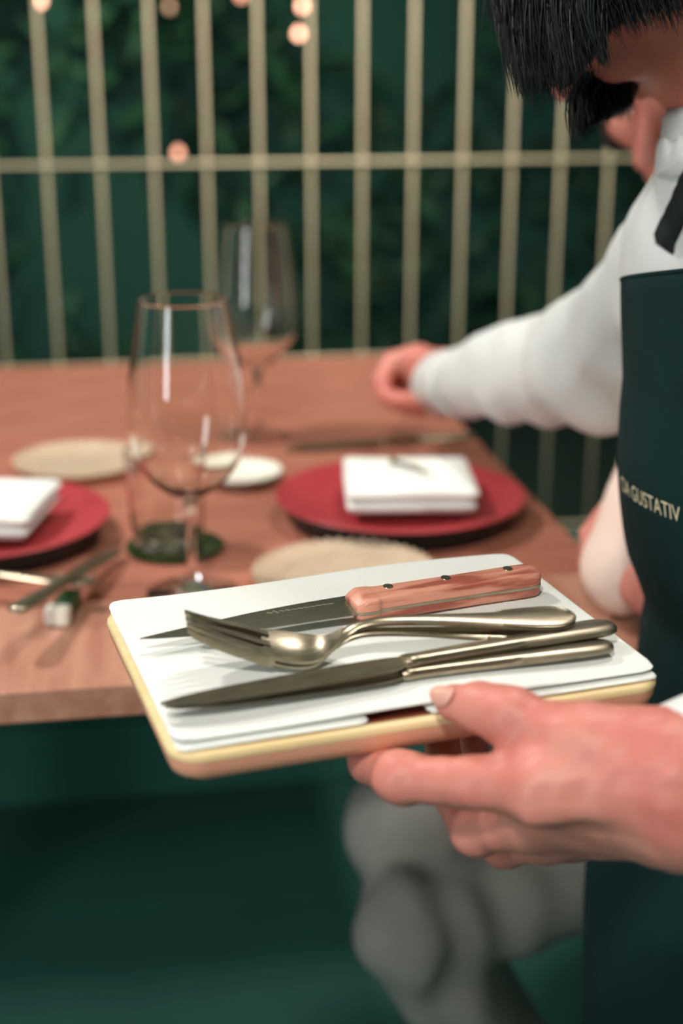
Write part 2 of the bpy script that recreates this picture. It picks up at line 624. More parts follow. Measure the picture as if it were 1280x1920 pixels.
cR = onz(750, 925, TZ + 0.024)
cL = onz(-42, 968, TZ + 0.024)
charger(cR, 'crimson charger plate with black foot carrying a folded napkin near the reaching hand')
charger(cL, 'crimson charger plate with black foot cut by the left edge of the picture')


def pad_mesh(sx, sy, t, r, nx=28, ny=24, amp=0.0, seed=0, hump=None):
    """soft cushion-edged cloth slab with rounded corners, top at z=t"""
    rr = np.random.default_rng(seed)
    ph = rr.uniform(0, 6.28, 6)
    V, F = [], []

    def warp(x, y):
        # square -> rounded rectangle
        ax, ay = abs(x), abs(y)
        lx, ly = sx / 2 - r, sy / 2 - r
        if ax > lx and ay > ly:
            dx, dy = ax - lx, ay - ly
            m = max(dx, dy)
            L = math.hypot(dx, dy)
            if L > 1e-9:
                k = m / L
                dx, dy = dx * k, dy * k
            ax, ay = lx + dx, ly + dy
        return math.copysign(ax, x), math.copysign(ay, y)

    def prof(n, L):
        base = list(np.linspace(-L / 2 + 0.004, L / 2 - 0.004, n - 6))
        e = [-L / 2, -L / 2 + 0.0008, -L / 2 + 0.002]
        return e + base + [-x for x in e[::-1]]
    xs, ys = prof(nx, sx), prof(ny, sy)
    for side in (1, 0):
        for y in ys:
            for x in xs:
                wx, wy = warp(x, y)
                edge = min(sx / 2 - abs(x), sy / 2 - abs(y))
                rnd = min(1, math.sqrt(max(edge, 0) / (t * 0.5 + 1e-6)))
                zc = t / 2
                z = zc + (1 if side else -1) * zc * rnd
                w = amp * (math.sin(wx * 38 + ph[0]) * math.sin(wy * 30 + ph[1]) + 0.6 * math.sin(wx * 70 + wy * 44 + ph[2]))
                z += w * (1 if side else 0.0)
                if hump:
                    z += hump(wx, wy)
                V.append((wx, wy, z))
    n1 = nx * ny
    for j in range(ny - 1):
        for i in range(nx - 1):
            a = j * nx + i
            F.append((a, a + 1, a + nx + 1, a + nx))
            F.append((n1 + a, n1 + a + nx, n1 + a + nx + 1, n1 + a + 1))
    per = [(0, i) for i in range(nx)] + [(j, nx - 1) for j in range(1, ny)] + [(ny - 1, i) for i in range(nx - 2, -1, -1)] + [(j, 0) for j in range(ny - 2, 0, -1)]
    per = [j * nx + i for j, i in per]
    for k in range(len(per)):
        a, b = per[k], per[(k + 1) % len(per)]
        F.append((a, n1 + a, n1 + b, b))
    me = bpy.data.meshes.new('cloth_fold')
    me.from_pydata(V, [], F)
    me.update()
    return me


def table_napkin(c, rz, label):
    e = empty('folded_napkin', (c[0], c[1], TZ + 0.0262), rz, label, 'napkin', 'folded white napkins on the chargers')
    for k in range(2):
        me = pad_mesh(0.128 - 0.003 * (k == 0), 0.122, 0.0125, 0.006, 20, 20, 0.0005, 10 + k)
        o = link('fold', me, M['linen'], e, True)
        o.location = (0.001 * k, 0, 0.0128 * k)
    return e


nR = onz(764, 905, TZ + 0.04)
nL = onz(-40, 948, TZ + 0.04)
table_napkin(nR, math.radians(2), 'white folded napkin on the crimson plate near the reaching hand')
table_napkin(nL, math.radians(-4), 'white folded napkin on the crimson plate at the left edge')
# small silver pin on the right napkin
pc = onz(772, 880, TZ + 0.054)
pin = empty('napkin_pin', (pc[0], pc[1], TZ + 0.0530), 0, 'small silver pin with round head lying on the folded napkin', 'pin')
bm = bmesh.new()
bmesh.ops.create_uvsphere(bm, u_segments=16, v_segments=10, radius=0.0042, matrix=Matrix.Translation((-0.018, 0.022, 0.0035)))
from_bm('pin_head', bm, M['steel'], pin, smooth=True)
tube('pin_shaft', [(-0.016, 0.020, 0.003), (0.006, 0.0, 0.0024), (0.016, -0.016, 0.002)], [0.0018, 0.0028, 0.001], M['steel'], pin)


def bread_plate(c, R, label, m, beads=46):
    e = empty('bread_plate', (c[0], c[1], TZ), 0, label, 'plate', 'small bread plates')
    lathe('plate_body', [(0, 0.004), (R * 0.6, 0.004), (R * 0.75, 0.007), (R, 0.013), (R + 0.001, 0.0115), (R * 0.76, 0.004), (R * 0.62, 0.0), (0, 0.0)], m, e, 64)
    bm = bmesh.new()
    for rad, rr, n in ((R, 0.0032, beads), (R * 0.72, 0.0018, beads)):
        for i in range(n):
            a = 2 * math.pi * i / n
            z = 0.0125 if rad == R else 0.0075
            bmesh.ops.create_icosphere(bm, subdivisions=1, radius=rr, matrix=Matrix.Translation((rad * math.cos(a), rad * math.sin(a), z)))
    o = from_bm('beaded_rim', bm, m, e, smooth=True)
    o['kind'] = 'stuff'
    return e


bread_plate(onz(647, 1078, TZ + 0.008), 0.080, 'beaded glass bread plate partly hidden behind the serving board', M['plate_glass'])
bread_plate(onz(150, 866, TZ + 0.008), 0.072, 'beaded glass bread plate standing left of the near wine glass', M['plate_glass'])
bread_plate(onz(452, 889, TZ + 0.008), 0.043, 'small bright white saucer seen right of the near wine glass', M['white_china'], 30)


def wine_glass(c, s, label):
    e = empty('wine_glass', (c[0], c[1], TZ), 0, label, 'wine glass', 'stemmed wine glasses')
    t = 0.0011
    outer = [(0.0365, 0.0790), (0.0, 0.0)]
    stem = [(0.0, 0.0), (0.038, 0.0), (0.0405, 0.0012), (0.038, 0.0026), (0.018, 0.0045), (0.007, 0.010), (0.0042, 0.022), (0.0038, 0.055), (0.0042, 0.078), (0.0072, 0.0875), (0.0, 0.0882)]
    bo = [(0.0072, 0.0875), (0.018, 0.0925), (0.032, 0.104), (0.0435, 0.121), (0.0495, 0.142), (0.0500, 0.158), (0.0475, 0.190), (0.0430, 0.222), (0.0370, 0.256)]
    bo = [tuple(q) for q in lerp_curve(bo, 5)]
    bo = bo[:-1] + [(bo[-1][0] + 0.00028, bo[-1][1] - 0.0016), (bo[-1][0] + 0.0001, bo[-1][1] - 0.0005), bo[-1]]
    bi = [(r - t if r > 0.02 else r - t * 1.4, z + 0.0022 * max(0.0, min(1.0, (0.045 - r) / 0.02))) for r, z in bo]
    prof = bo + [(0.0366, 0.2566), (0.0361, 0.2563)] + bi[::-1][1:] + [(0.0, 0.0905), (0.0, 0.0883)]
    # stem and foot run into the bowl as one closed section
    sec = [(0.0, 0.0)] + stem[1:-1] + bo[1:] + [(0.0366, 0.2563), (0.0363, 0.2563)] + bi[::-1] + [(0.0, 0.0905)]
    o = lathe('glass_body', [(r * s, z * s) for r, z in sec], M['glass'], e, 64)
    return e


wine_glass(onz(362, 1112, TZ), 1.0, 'large empty wine glass standing nearest behind the serving board')
wine_glass(onz(484, 820, TZ), 1.0, 'far empty wine glass standing near the back edge of the table')

tc_ = onz(328, 1021, TZ + 0.004)
co = empty('glass_coaster', (tc_[0], tc_[1], TZ), 0, 'dark green round coaster under the clear tumbler', 'coaster')
lathe('coaster_disc', [(0, 0), (0.044, 0), (0.0465, 0.0015), (0.0465, 0.004), (0.044, 0.0052), (0.041, 0.0045), (0, 0.0045)], M['green_glass'], co, 48)
tu = empty('tumbler', (tc_[0] - 0.006, tc_[1], TZ + 0.0047), 0, 'clear low tumbler standing on the dark green coaster', 'tumbler')
lathe('tumbler_body', [(0, 0), (0.030, 0), (0.0325, 0.002), (0.034, 0.02), (0.036, 0.05), (0.0384, 0.0900), (0.0385, 0.0915), (0.0383, 0.0922), (0.0376, 0.0922), (0.0373, 0.0915), (0.0371, 0.0900), (0.0345, 0.05), (0.0325, 0.022), (0.0300, 0.012), (0, 0.010)], M['glass'], tu, 48)


# ================================================================ CUTLERY
def strip_mesh(stations, nacross=6, round_=True):
    """closed solid along +x. station: (x, z, halfwidth, thickness, cup)  cup = extra height at the edges"""
    V, F = [], []
    n = nacross
    ring = []
    for (x, z, w, t, cup) in stations:
        row = []
        for k in range(n + 1):
            q = -1 + 2 * k / n
            prof = math.sqrt(max(0.0, 1 - q * q)) if round_ else 1.0
            row.append((x, q * w, z + cup * q * q + t / 2 * (0.35 + 0.65 * prof)))
        for k in range(n, -1, -1):
            q = -1 + 2 * k / n
            prof = math.sqrt(max(0.0, 1 - q * q)) if round_ else 1.0
            row.append((x, q * w, z + cup * q * q - t / 2 * (0.35 + 0.65 * prof)))
        ring.append(row)
    k = len(ring[0])
    for r in ring:
        V += r
    for i in range(len(ring) - 1):
        for j in range(k):
            j2 = (j + 1) % k
            F.append((i * k + j, i * k + j2, (i + 1) * k + j2, (i + 1) * k + j))
    F.append(tuple(range(k - 1, -1, -1)))
    F.append(tuple((len(ring) - 1) * k + j for j in range(k)))
    return V, F


def solid(name, st, m, parent, n=6, rnd=True):
    V, F = strip_mesh(st, n, rnd)
    bm = bmesh.new()
    vs = [bm.verts.new(v) for v in V]
    for f in F:
        try:
            bm.faces.new([vs[i] for i in f])
        except ValueError:
            pass
    return autosmooth(from_bm(name, bm, m, parent), 45)


def orient(o, tip, end, up=(0, 0, 1), roll=0.0, L=None):
    """local +x runs from tip to end"""
    tip, end = np.array(tip), np.array(end)
    x = end - tip
    x /= np.linalg.norm(x)
    z = np.array(up, float)
    y = np.cross(z, x)
    y /= np.linalg.norm(y)
    z = np.cross(x, y)
    Rm = Matrix(((x[0], y[0], z[0]), (x[1], y[1], z[1]), (x[2], y[2], z[2]))) @ Matrix.Rotation(roll, 3, 'X')
    sc = 1.0 if L is None else float(np.linalg.norm(end - tip)) / L
    o.matrix_basis = Matrix.Translation(Vector(tip)) @ Rm.to_4x4() @ Matrix.Scale(sc, 4)


def make_fork(label, group=None, s=1.0):
    """tine tips at x=0, handle end at x=.2; lowest point of the bowl at z=0"""
    e = empty('table_fork', (0, 0, 0), 0, label, 'fork', group)
    zc = [(0.0, 0.0255), (0.012, 0.0185), (0.025, 0.0120), (0.038, 0.0062), (0.050, 0.0022), (0.060, 0.0010), (0.068, 0.0030), (0.075, 0.0085), (0.083, 0.0140), (0.095, 0.0168), (0.12, 0.0160), (0.16, 0.0125), (0.2, 0.0105)]

    def zz(x):
        return float(np.interp(x, [a for a, b in zc], [b for a, b in zc]))
    zs = lerp_curve(zc, 5)
    zx = [a for a, b in zs]
    zv = [b for a, b in zs]

    def zz(x):
        return float(np.interp(x, zx, zv))
    # head
    hw = [(0.038, 0.0128), (0.046, 0.0138), (0.055, 0.0138), (0.063, 0.0120), (0.069, 0.0085), (0.0745, 0.0050), (0.080, 0.0038)]
    st = [(x, zz(x), w, 0.0019, 0.0036 * (w / 0.0138) ** 2) for x, w in lerp_curve(hw, 4)]
    solid('fork_head', st, M['steel'], e, 10, False)
    for k in range(4):
        c0 = (k - 1.5) * 0.0073
        st = []
        V, F = [], []
        for x in np.linspace(0.0, 0.042, 12):
            w = 0.0008 + 0.0013 * min(1, x / 0.02)
            c = c0 * (0.80 + 0.20 * min(1, x / 0.03)) + 0.0 * x
            st.append((x, c, w))
        rows = []
        for x, c, w in st:
            cup = 0.0036 * (c / 0.0138) ** 2
            z = zz(x) + cup * min(1, x / 0.03)
            th = 0.0011 + 0.0004 * min(1, x / 0.03)
            rows.append([(x, c - w, z - th), (x, c + w, z - th), (x, c + w, z + th), (x, c - w, z + th)])
        for r in rows:
            V += r
        for i in range(len(rows) - 1):
            for j in range(4):
                j2 = (j + 1) % 4
                F.append((i * 4 + j, i * 4 + j2, (i + 1) * 4 + j2, (i + 1) * 4 + j))
        F += [(3, 2, 1, 0), tuple((len(rows) - 1) * 4 + j for j in range(4))]
        bm = bmesh.new()
        vs = [bm.verts.new(v) for v in V]
        for f in F:
            bm.faces.new([vs[i] for i in f])
        autosmooth(from_bm('tine', bm, M['steel'], e), 40)
    hh = [(0.078, 0.0040), (0.088, 0.0034), (0.105, 0.0037), (0.13, 0.0050), (0.16, 0.0075), (0.182, 0.0100), (0.191, 0.0098), (0.1965, 0.0075), (0.199, 0.0048), (0.2, 0.002)]
    st = [(x, zz(x), w, 0.0034 if x < 0.15 else 0.0034 - 0.0008 * (x - 0.15) / 0.05, -0.0006) for x, w in lerp_curve(hh, 4)]
    h = solid('fork_handle', st, M['steel'], e, 8)
    rim = []
    for sgn in (1, -1):
        seg = [(x, sgn * max(w - 0.0009, 0.0004), zz(x) + 0.0011) for x, w in lerp_curve(hh[4:], 4)]
        rim += seg if sgn == 1 else seg[::-1]
    tube('thread_border', rim, 0.0005, M['steel'], h, 6)
    return e


def make_knife(label, group=None):
    """blade tip at x=0, handle end at x=.238, resting on z=0"""
    e = empty('table_knife', (0, 0, 0), 0, label, 'knife', group)
    # blade: grid outline
    tabb = [(0.0, 0.0000, 0.0009), (0.004, -0.0035, 0.0022), (0.012, -0.0065, 0.0042), (0.030, -0.0095, 0.0062), (0.060, -0.0105, 0.0072), (0.095, -0.0100, 0.0072), (0.112, -0.0085, 0.0062), (0.120, -0.0055, 0.0048), (0.126, -0.0042, 0.0042)]
    rows = []
    for x, lo, hi in lerp_curve(tabb, 4):
        tb = 0.0009 + 0.0006 * min(1, x / 0.1)
        rows.append([(x, lo, 0.0034 - 0.0002), (x, lo * 0.2 + hi * 0.8, 0.0034 - tb), (x, hi, 0.0034 - tb), (x, hi, 0.0034 + tb), (x, lo * 0.2 + hi * 0.8, 0.0034 + tb), (x, lo, 0.0034 + 0.0002)])
    V = [v for r in rows for v in r]
    F = []
    for i in range(len(rows) - 1):
        for j in range(6):
            j2 = (j + 1) % 6
            F.append((i * 6 + j, i * 6 + j2, (i + 1) * 6 + j2, (i + 1) * 6 + j))
    F += [(5, 4, 3, 2, 1, 0), tuple((len(rows) - 1) * 6 + j for j in range(6))]
    bm = bmesh.new()
    vs = [bm.verts.new(v) for v in V]
    for f in F:
        bm.faces.new([vs[i] for i in f])
    autosmooth(from_bm('blade', bm, M['steel'], e), 30)
    hh = [(0.120, 0.0046, 0.0058), (0.124, 0.0056, 0.0068), (0.130, 0.0050, 0.0064), (0.150, 0.0056, 0.0066), (0.185, 0.0072, 0.0070), (0.215, 0.0088, 0.0072), (0.230, 0.0090, 0.0068), (0.236, 0.0072, 0.0058), (0.238, 0.0040, 0.0040)]
    st = [(x, 0.0036, w, t, 0) for x, w, t in lerp_curve(hh, 5)]
    solid('handle', st, M['steel'], e, 10)
    return e


# ---- serving board and its napkin
NZ = 0.94
A_, B_, C_, D_ = onz(187, 1128, NZ), onz(955, 1036, NZ), onz(1240, 1255, NZ), onz(342, 1392, NZ)
cen = (A_ + B_ + C_ + D_) / 4
ux = ((B_ - A_) + (C_ - D_)) / 2
bl = float(np.linalg.norm(ux))
bw = float(np.linalg.norm(((A_ - D_) + (B_ - C_)) / 2))
brz = math.atan2(ux[1], ux[0])


def round_rect(sx, sy, r, n=8):
    pts = []
    for cx, cy, a0 in ((sx / 2 - r, sy / 2 - r, 0), (-sx / 2 + r, sy / 2 - r, 90), (-sx / 2 + r, -sy / 2 + r, 180), (sx / 2 - r, -sy / 2 + r, 270)):
        for i in range(n + 1):
            a = math.radians(a0 + 90 * i / n)
            pts.append((cx + r * math.cos(a), cy + r * math.sin(a)))
    return pts


def loft(name, rings, m, parent, close=True):
    bm = bmesh.new()
    R = [[bm.verts.new(v) for v in r] for r in rings]
    k = len(R[0])
    for i in range(len(R) - 1):
        for j in range(k):
            bm.faces.new((R[i][j], R[i][(j + 1) % k], R[i + 1][(j + 1) % k], R[i + 1][j]))
    if close:
        bm.faces.new(R[0][::-1])
        bm.faces.new(R[-1])
    return autosmooth(from_bm(name, bm, m, parent), 50)


BTOP = NZ - 0.0062
board = empty('serving_board', (cen[0], cen[1], BTOP - 0.0165), brz, 'rounded pale wooden serving board held over the floor by a hand', 'board')
bx, by = bl + 0.004, bw + 0.006
rr_ = 0.016


def ringz(off, z, r=rr_):
    return [(x, y, z) for x, y in round_rect(bx - 2 * off, by - 2 * off, max(r - off * 0.5, 0.004))]


loft('board_base', [ringz(0.012, 0.0), ringz(0.006, 0.0010), ringz(0.0025, 0.0036), ringz(0.0008, 0.0080), ringz(0.0004, 0.0122), ringz(0.0035, 0.0123)], M['board_wood'], board)
loft('raised_rim', [ringz(0.0004, 0.0123), ringz(0.0, 0.0132), ringz(0.0003, 0.0154), ringz(0.0012, 0.0166), ringz(0.0050, 0.0168), ringz(0.0062, 0.0156), ringz(0.0066, 0.0110)], M['board_rim'], board, close=False)
loft('inset_panel', [ringz(0.0064, 0.0108), ringz(0.0064, 0.0150)], M['board_inset'], board)

nap = empty('serving_napkin', (cen[0], cen[1], BTOP), brz, 'white folded linen napkin covering the serving board under the cutlery', 'napkin')


def hump_top(x, y):
    # back edge swells toward the right, slight sag in the middle
    b = max(0.0, (y / (bw / 2))) ** 2
    z = 0.0022 * b * math.exp(-((x - 0.075) / 0.05) ** 2) + 0.0012 * b * math.sin(x * 34 + 1.2) - 0.0004 * math.sin(x * 30 + y * 22)
    f = max(0.0, (-y / (bw / 2) - 0.9) / 0.1)
    return z


for k, (dx, dy, lx, ly) in enumerate(((-bl * 0.31, -0.0005, bl * 0.37, bw - 0.001), (bl * 0.245, -0.0005, bl * 0.50, bw - 0.001), (0.0, 0.003, bl - 0.004, bw - 0.010), (0.0, 0.0015, bl, bw - 0.003))):
    t = 0.0022
    k = max(0, k - 1)
    me = pad_mesh(lx, ly, t, 0.009 if k == 2 else 0.005, 46, 34, 0.00022 if k == 2 else 0.0001, 30 + k, hump_top if k == 2 else (lambda x, y: hump_top(x, y) * 0.8))
    o = link('fold', me, M['linen'], nap, True)
    o.location = (dx, dy, 0.0019 * k + 0.0004)

CZ = NZ + 0.0006
# ---- steak knife with wooden handle
sk = empty('steak_knife', (0, 0, 0), 0, 'steak knife with rosy wooden riveted handle lying furthest back on the napkin', 'knife')
skt = [(0.0, 0.000, 0.0004), (0.012, -0.0030, 0.0022), (0.035, -0.0068, 0.0052), (0.065, -0.0092, 0.0088), (0.095, -0.0098, 0.0112), (0.124, -0.0100, 0.0120)]
rows = []
for x, lo, hi in lerp_curve(skt, 5):
    tb = 0.0004 + 0.0007 * min(1, x / 0.06)
    rows.append([(x, lo, 0.0080 - 0.0001), (x, hi * 0.75, 0.0080 - tb), (x, hi, 0.0080 - tb), (x, hi, 0.0080 + tb), (x, hi * 0.75, 0.0080 + tb), (x, lo, 0.0080 + 0.0001)])
bm = bmesh.new()
R = [[bm.verts.new(v) for v in r] for r in rows]
for i in range(len(R) - 1):
    for j in range(6):
        bm.faces.new((R[i][j], R[i][(j + 1) % 6], R[i + 1][(j + 1) % 6], R[i + 1][j]))
bm.faces.new(R[0][::-1])
bm.faces.new(R[-1])
blade = autosmooth(from_bm('blade', bm, M['blade'], sk), 25)
# maker's script etched on the blade: an unreadable scrawl
scr = []
for i in range(46):
    t = i / 45
    x = 0.072 + 0.040 * t
    y = 0.0052 + 0.0013 * math.sin(i * 1.55) * (1.6 if 3 < i < 8 else 0.7) * (1 - 0.5 * t)
    scr.append((x, y, 0.0092))
o = tube('etched_script', scr, 0.00016, M['etch'], blade, 4)
HX0, HX1 = 0.120, 0.236
hh = [(HX0, 0.0092), (HX0 + 0.004, 0.0108), (HX0 + 0.012, 0.0108), (HX0 + 0.018, 0.0092), (HX0 + 0.05, 0.0090), (HX0 + 0.08, 0.0092), (HX0 + 0.106, 0.0098), (HX0 + 0.113, 0.0090), (HX1, 0.0070)]
hs = lerp_curve(hh, 4)
for sgn in (1, -1):
    rows = []
    for x, w in hs:
        z0, z1 = 0.0080 + sgn * 0.0009, 0.0080 + sgn * 0.0070
        b = 0.0022
        if x < HX0 + 0.006:
            z1 = 0.0080 + sgn * (0.0040 + 0.0030 * (x - HX0) / 0.006)
        row = [(x, -w, z0), (x, -w, z1 - sgn * b), (x, -w + b * 0.3, z1 - sgn * b * 0.3), (x, -w + b, z1), (x, w - b, z1), (x, w - b * 0.3, z1 - sgn * b * 0.3), (x, w, z1 - sgn * b), (x, w, z0)]
        rows.append(row)
    bm = bmesh.new()
    R = [[bm.verts.new(v) for v in r] for r in rows]
    for i in range(len(R) - 1):
        for j in range(8):
            bm.faces.new((R[i][j], R[i][(j + 1) % 8], R[i + 1][(j + 1) % 8], R[i + 1][j]))
    bm.faces.new(R[0][::-1])
    bm.faces.new(R[-1])
    autosmooth(from_bm('handle_scale', bm, M['handle_wood'], sk), 60)
rows = []
for x, w in hs:
    rows.append([(x, -w - 0.0003, 0.0071), (x, w + 0.0003, 0.0071), (x, w + 0.0003, 0.0089), (x, -w - 0.0003, 0.0089)])
loft('tang', rows, M['steel'], sk)
for x in (0.144, 0.180, 0.220):
    bm = bmesh.new()
    bmesh.ops.create_cone(bm, cap_ends=True, segments=20, radius1=0.0030, radius2=0.0028, depth=0.0006, matrix=Matrix.Translation((x, 0.0046, 0.0151)))
    from_bm('rivet', bm, M['steel'], sk)
tipk = onz(262, 1196, CZ + 0.008)
endk = onz(1001, 1084, CZ + 0.008)
orient(sk, tipk - np.array([0, 0, 0.008]), endk - np.array([0, 0, 0.008]), roll=math.radians(5), L=0.236)

# ---- forks, one nested under the other
fk2 = make_fork('lower of two nested steel forks, its tines peeping out below', 'cutlery on the serving board')
t2, e2 = onz(358, 1184, CZ + 0.020), onz(1040, 1182, CZ + 0.010)
orient(fk2, t2 - np.array([0, 0, 0.0200]), e2 - np.array([0, 0, 0.0100]), roll=math.radians(6), L=0.2)
fk1 = make_fork('upper steel fork lying on another fork with tines raised to the left', 'cutlery on the serving board')
t1, e1 = onz(348, 1160, CZ + 0.028), onz(1074, 1160, CZ + 0.013)
orient(fk1, t1 - np.array([0, 0, 0.0245]), e1 - np.array([0, 0, 0.0085]), roll=math.radians(9), L=0.2)
# ---- two table knives
k2 = make_knife('steel table knife lying nearest the holding thumb', 'cutlery on the serving board')
orient(k2, onz(310, 1328, CZ + 0.003) - np.array([0, 0, 0.003]), onz(1144, 1208, CZ + 0.004) - np.array([0, 0, 0.004]), roll=math.radians(-7), L=0.238)
k1 = make_knife('steel table knife with its blade crossing over the other knife between it and the forks', 'cutlery on the serving board')
orient(k1, onz(302, 1322, CZ + 0.0075) - np.array([0, 0, 0.0034]), onz(1148, 1172, CZ + 0.0085) - np.array([0, 0, 0.004]), roll=math.radians(-5), L=0.238)


# ---- cutlery lying on the table
def lay(o, tip, end, z):
    orient(o, (tip[0], tip[1], z), (end[0], end[1], z))


zc_ = TZ + 0.0005
kt = make_knife('table knife lying behind the crimson plate near the reaching hand')
a, b = onz(530, 848, TZ), onz(700, 836, TZ)
d = (b - a) / np.linalg.norm(b - a)
lay(kt, a, a + d * 0.238, zc_)
rest_c = onz(122, 1128, TZ + 0.012)
rest = empty('cutlery_rest', (rest_c[0], rest_c[1], TZ), math.radians(84), 'small green cutlery rest with a white end at the table front', 'cutlery rest')
o = from_bm('rest_bar', box_bm(0.036, 0.016, 0.016, (0.004, 0, 0.008)), M['green_glaze'], rest)
bevel(o, 0.003, 3)
o = from_bm('white_end', box_bm(0.014, 0.021, 0.0175, (-0.021, 0, 0.00875)), M['white_china'], rest)
bevel(o, 0.004, 3)
fz = TZ + 0.0162
f3 = make_fork('steel fork on the green cutlery rest pointing toward the left edge')
pe = onz(160, 1104, fz)
dl = onz(0, 1092, fz) - pe
dl /= np.linalg.norm(dl)
orient(f3, pe + dl * 0.19 + np.array([0, 0, -0.016]), pe + np.array([0, 0, -0.004]))
k3 = make_knife('steel knife leaning on the green cutlery rest beside the coaster')
pk = onz(112, 1112, fz + 0.006)
dk = onz(236, 1036, TZ) - pk
dk /= np.linalg.norm(dk)
orient(k3, pk + dk * 0.150 + np.array([0, 0, 0.004]), pk - dk * 0.06 + np.array([0, 0, 0.004]))

# ================================================================ PEOPLE
exec_people = True


def head_sdf(X):
    """head in its own frame: x right, y to the face, z to the crown; about .235 tall"""
    d = ell(X, (0, -0.012, 0.032), (0.076, 0.094, 0.086))
    d = smin(d, ell(X, (0, 0.022, -0.040), (0.060, 0.062, 0.074)), 0.03)
    d = smin(d, ell(X, (0, 0.055, -0.095), (0.026, 0.022, 0.020)), 0.025)
    d = smin(d, cap(X, (-0.05, 0.0, -0.06), (0, 0.045, -0.098), 0.016), 0.03)
    d = smin(d, cap(X, (0.05, 0.0, -0.06), (0, 0.045, -0.098), 0.016), 0.03)
    d = smin(d, cap(X, (-0.035, 0.072, 0.020), (0.035, 0.072, 0.020), 0.012), 0.018)
    for s in (-1, 1):
        d = smax(d, -ell(X, (s * 0.032, 0.090, 0.000), (0.018, 0.014, 0.011)), 0.012)
        d = smin(d, ell(X, (s * 0.038, 0.066, -0.030), (0.020, 0.016, 0.018)), 0.015)
        e = ell(X, (s * 0.079, -0.008, -0.008), (0.009, 0.020, 0.033))
        e = smax(e, -ell(X, (s * 0.089, -0.002, -0.004), (0.008, 0.010, 0.017)), 0.005)
        d = smin(d, e, 0.008)
    d = smin(d, cap(X, (0, 0.084, 0.008), (0, 0.108, -0.032), 0.007, 0.012), 0.010)
    d = smin(d, cap(X, (-0.012, 0.094, -0.036), (0.012, 0.094, -0.036), 0.008), 0.008)
    d = smin(d, ell(X, (0, 0.084, -0.062), (0.022, 0.011, 0.006)), 0.006)
    d = smin(d, ell(X, (0, 0.082, -0.073), (0.019, 0.011, 0.007)), 0.006)
    return d


def place(V, R, c):
    return V @ np.asarray(R, np.float32).T + np.asarray(c, np.float32)


def eyes(parent, R, c):
    for s in (-1, 1):
        for nm, rad, off, m in (('eyeball', 0.0115, 0.0, M['white_of_eye']), ('iris', 0.0060, 0.0068, M['iris'])):
            bm = bmesh.new()
            bmesh.ops.create_uvsphere(bm, u_segments=14, v_segments=10, radius=rad)
            o = from_bm(nm, bm, m, parent, smooth=True, world=True)
            p = np.asarray(c) + np.asarray(R) @ np.array([s * 0.032, 0.0700 + off, -0.001])
            o.data.transform(Matrix.Translation(Vector(p)))


def strands(paths, name, m, parent, r0=0.0006, jitter=0.0):
    """many thin tapering hairs as one mesh; each path is an array of points"""
    V, F = [], []
    for pth in paths:
        n = len(pth)
        b = len(V)
        rad = r0 * random.uniform(0.7, 1.3)
        for i, p in enumerate(pth):
            t = pth[min(i + 1, n - 1)] - pth[max(i - 1, 0)]
            t = t / (np.linalg.norm(t) + 1e-9)
            a = np.cross(t, (0.3, 0.9, 0.2))
            a /= np.linalg.norm(a) + 1e-9
            c = np.cross(t, a)
            w = rad * (1 - 0.9 * (i / (n - 1)) ** 2)
            for k in range(3):
                th = 2.094 * k
                V.append(p + w * (math.cos(th) * a + math.sin(th) * c))
        for i in range(n - 1):
            for k in range(3):
                k2 = (k + 1) % 3
                F.append((b + i * 3 + k, b + i * 3 + k2, b + (i + 1) * 3 + k2, b + (i + 1) * 3 + k))
    return from_np(name, V, F, m, parent, True, True)


def bez(a, b, c, n=9):
    t = np.linspace(0, 1, n)[:, None]
    return (1 - t) ** 2 * a + 2 * t * (1 - t) * b + t * t * c


def chain(X, pts, k=0.004):
    """pts: list of (point, radius)"""
    d = None
    for (a, ra), (b, rb) in zip(pts[:-1], pts[1:]):
        e = cap(X, a, b, ra, rb)
        d = e if d is None else smin(d, e, k)
    return d


# ---------------------------------------------------------------- the waiter
waiter = empty('person', (0.36, 1.0, 0), 0, 'person in white shirt and dark apron bending forward while holding the serving board', 'person')
HC = P(1184, -148, 0.89)
HR = rot_to((-0.52, 0.34, -0.78), (-0.66, -0.30, 0.70))

# left hand gripping the board
hand_pts = dict(
    wrist=P(1330, 1492, 0.600), fore=P(1560, 1470, 0.62))
bz = BTOP - 0.0165


def under(px, y, r):
    """a finger pad touching the underside of the board"""
    z = bz - r
    d = y * CP + (CAMZ - z) * SP
    return np.array([(px - 640) / FPX * d, y, z])


thumb = [(P(1215, 1445, 0.605), 0.019), (P(1085, 1392, 0.612), 0.0142), (P(955, 1342, 0.626), 0.0112), (P(905, 1328, 0.634), 0.0108), (P(852, 1318, 0.642), 0.0088)]
index = [(P(1010, 1472, 0.612), 0.0140), (P(880, 1468, 0.622), 0.0112), (P(752, 1458, 0.640), 0.0108), (P(690, 1430, 0.672), 0.0092), (under(668, 0.655, 0.0082), 0.0080)]
middle = [(P(1000, 1530, 0.632), 0.0135), (P(892, 1558, 0.660), 0.0115), (P(838, 1470, 0.698), 0.0098), (under(812, 0.690, 0.0085), 0.0082)]
ring = [(P(1030, 1560, 0.655), 0.0130), (P(945, 1585, 0.690), 0.0108), (P(890, 1480, 0.735), 0.0094), (under(868, 0.722, 0.0082), 0.0080)]
pinky = [(P(1080, 1570, 0.675), 0.0118), (P(1010, 1580, 0.715), 0.0095), (P(955, 1475, 0.755), 0.0084), (under(930, 0.748, 0.0075), 0.0072)]


EL0 = np.array([0.40, 0.68, 0.975])      # the elbow, inside the sleeve
W0 = P(1310, 1492, 0.606)


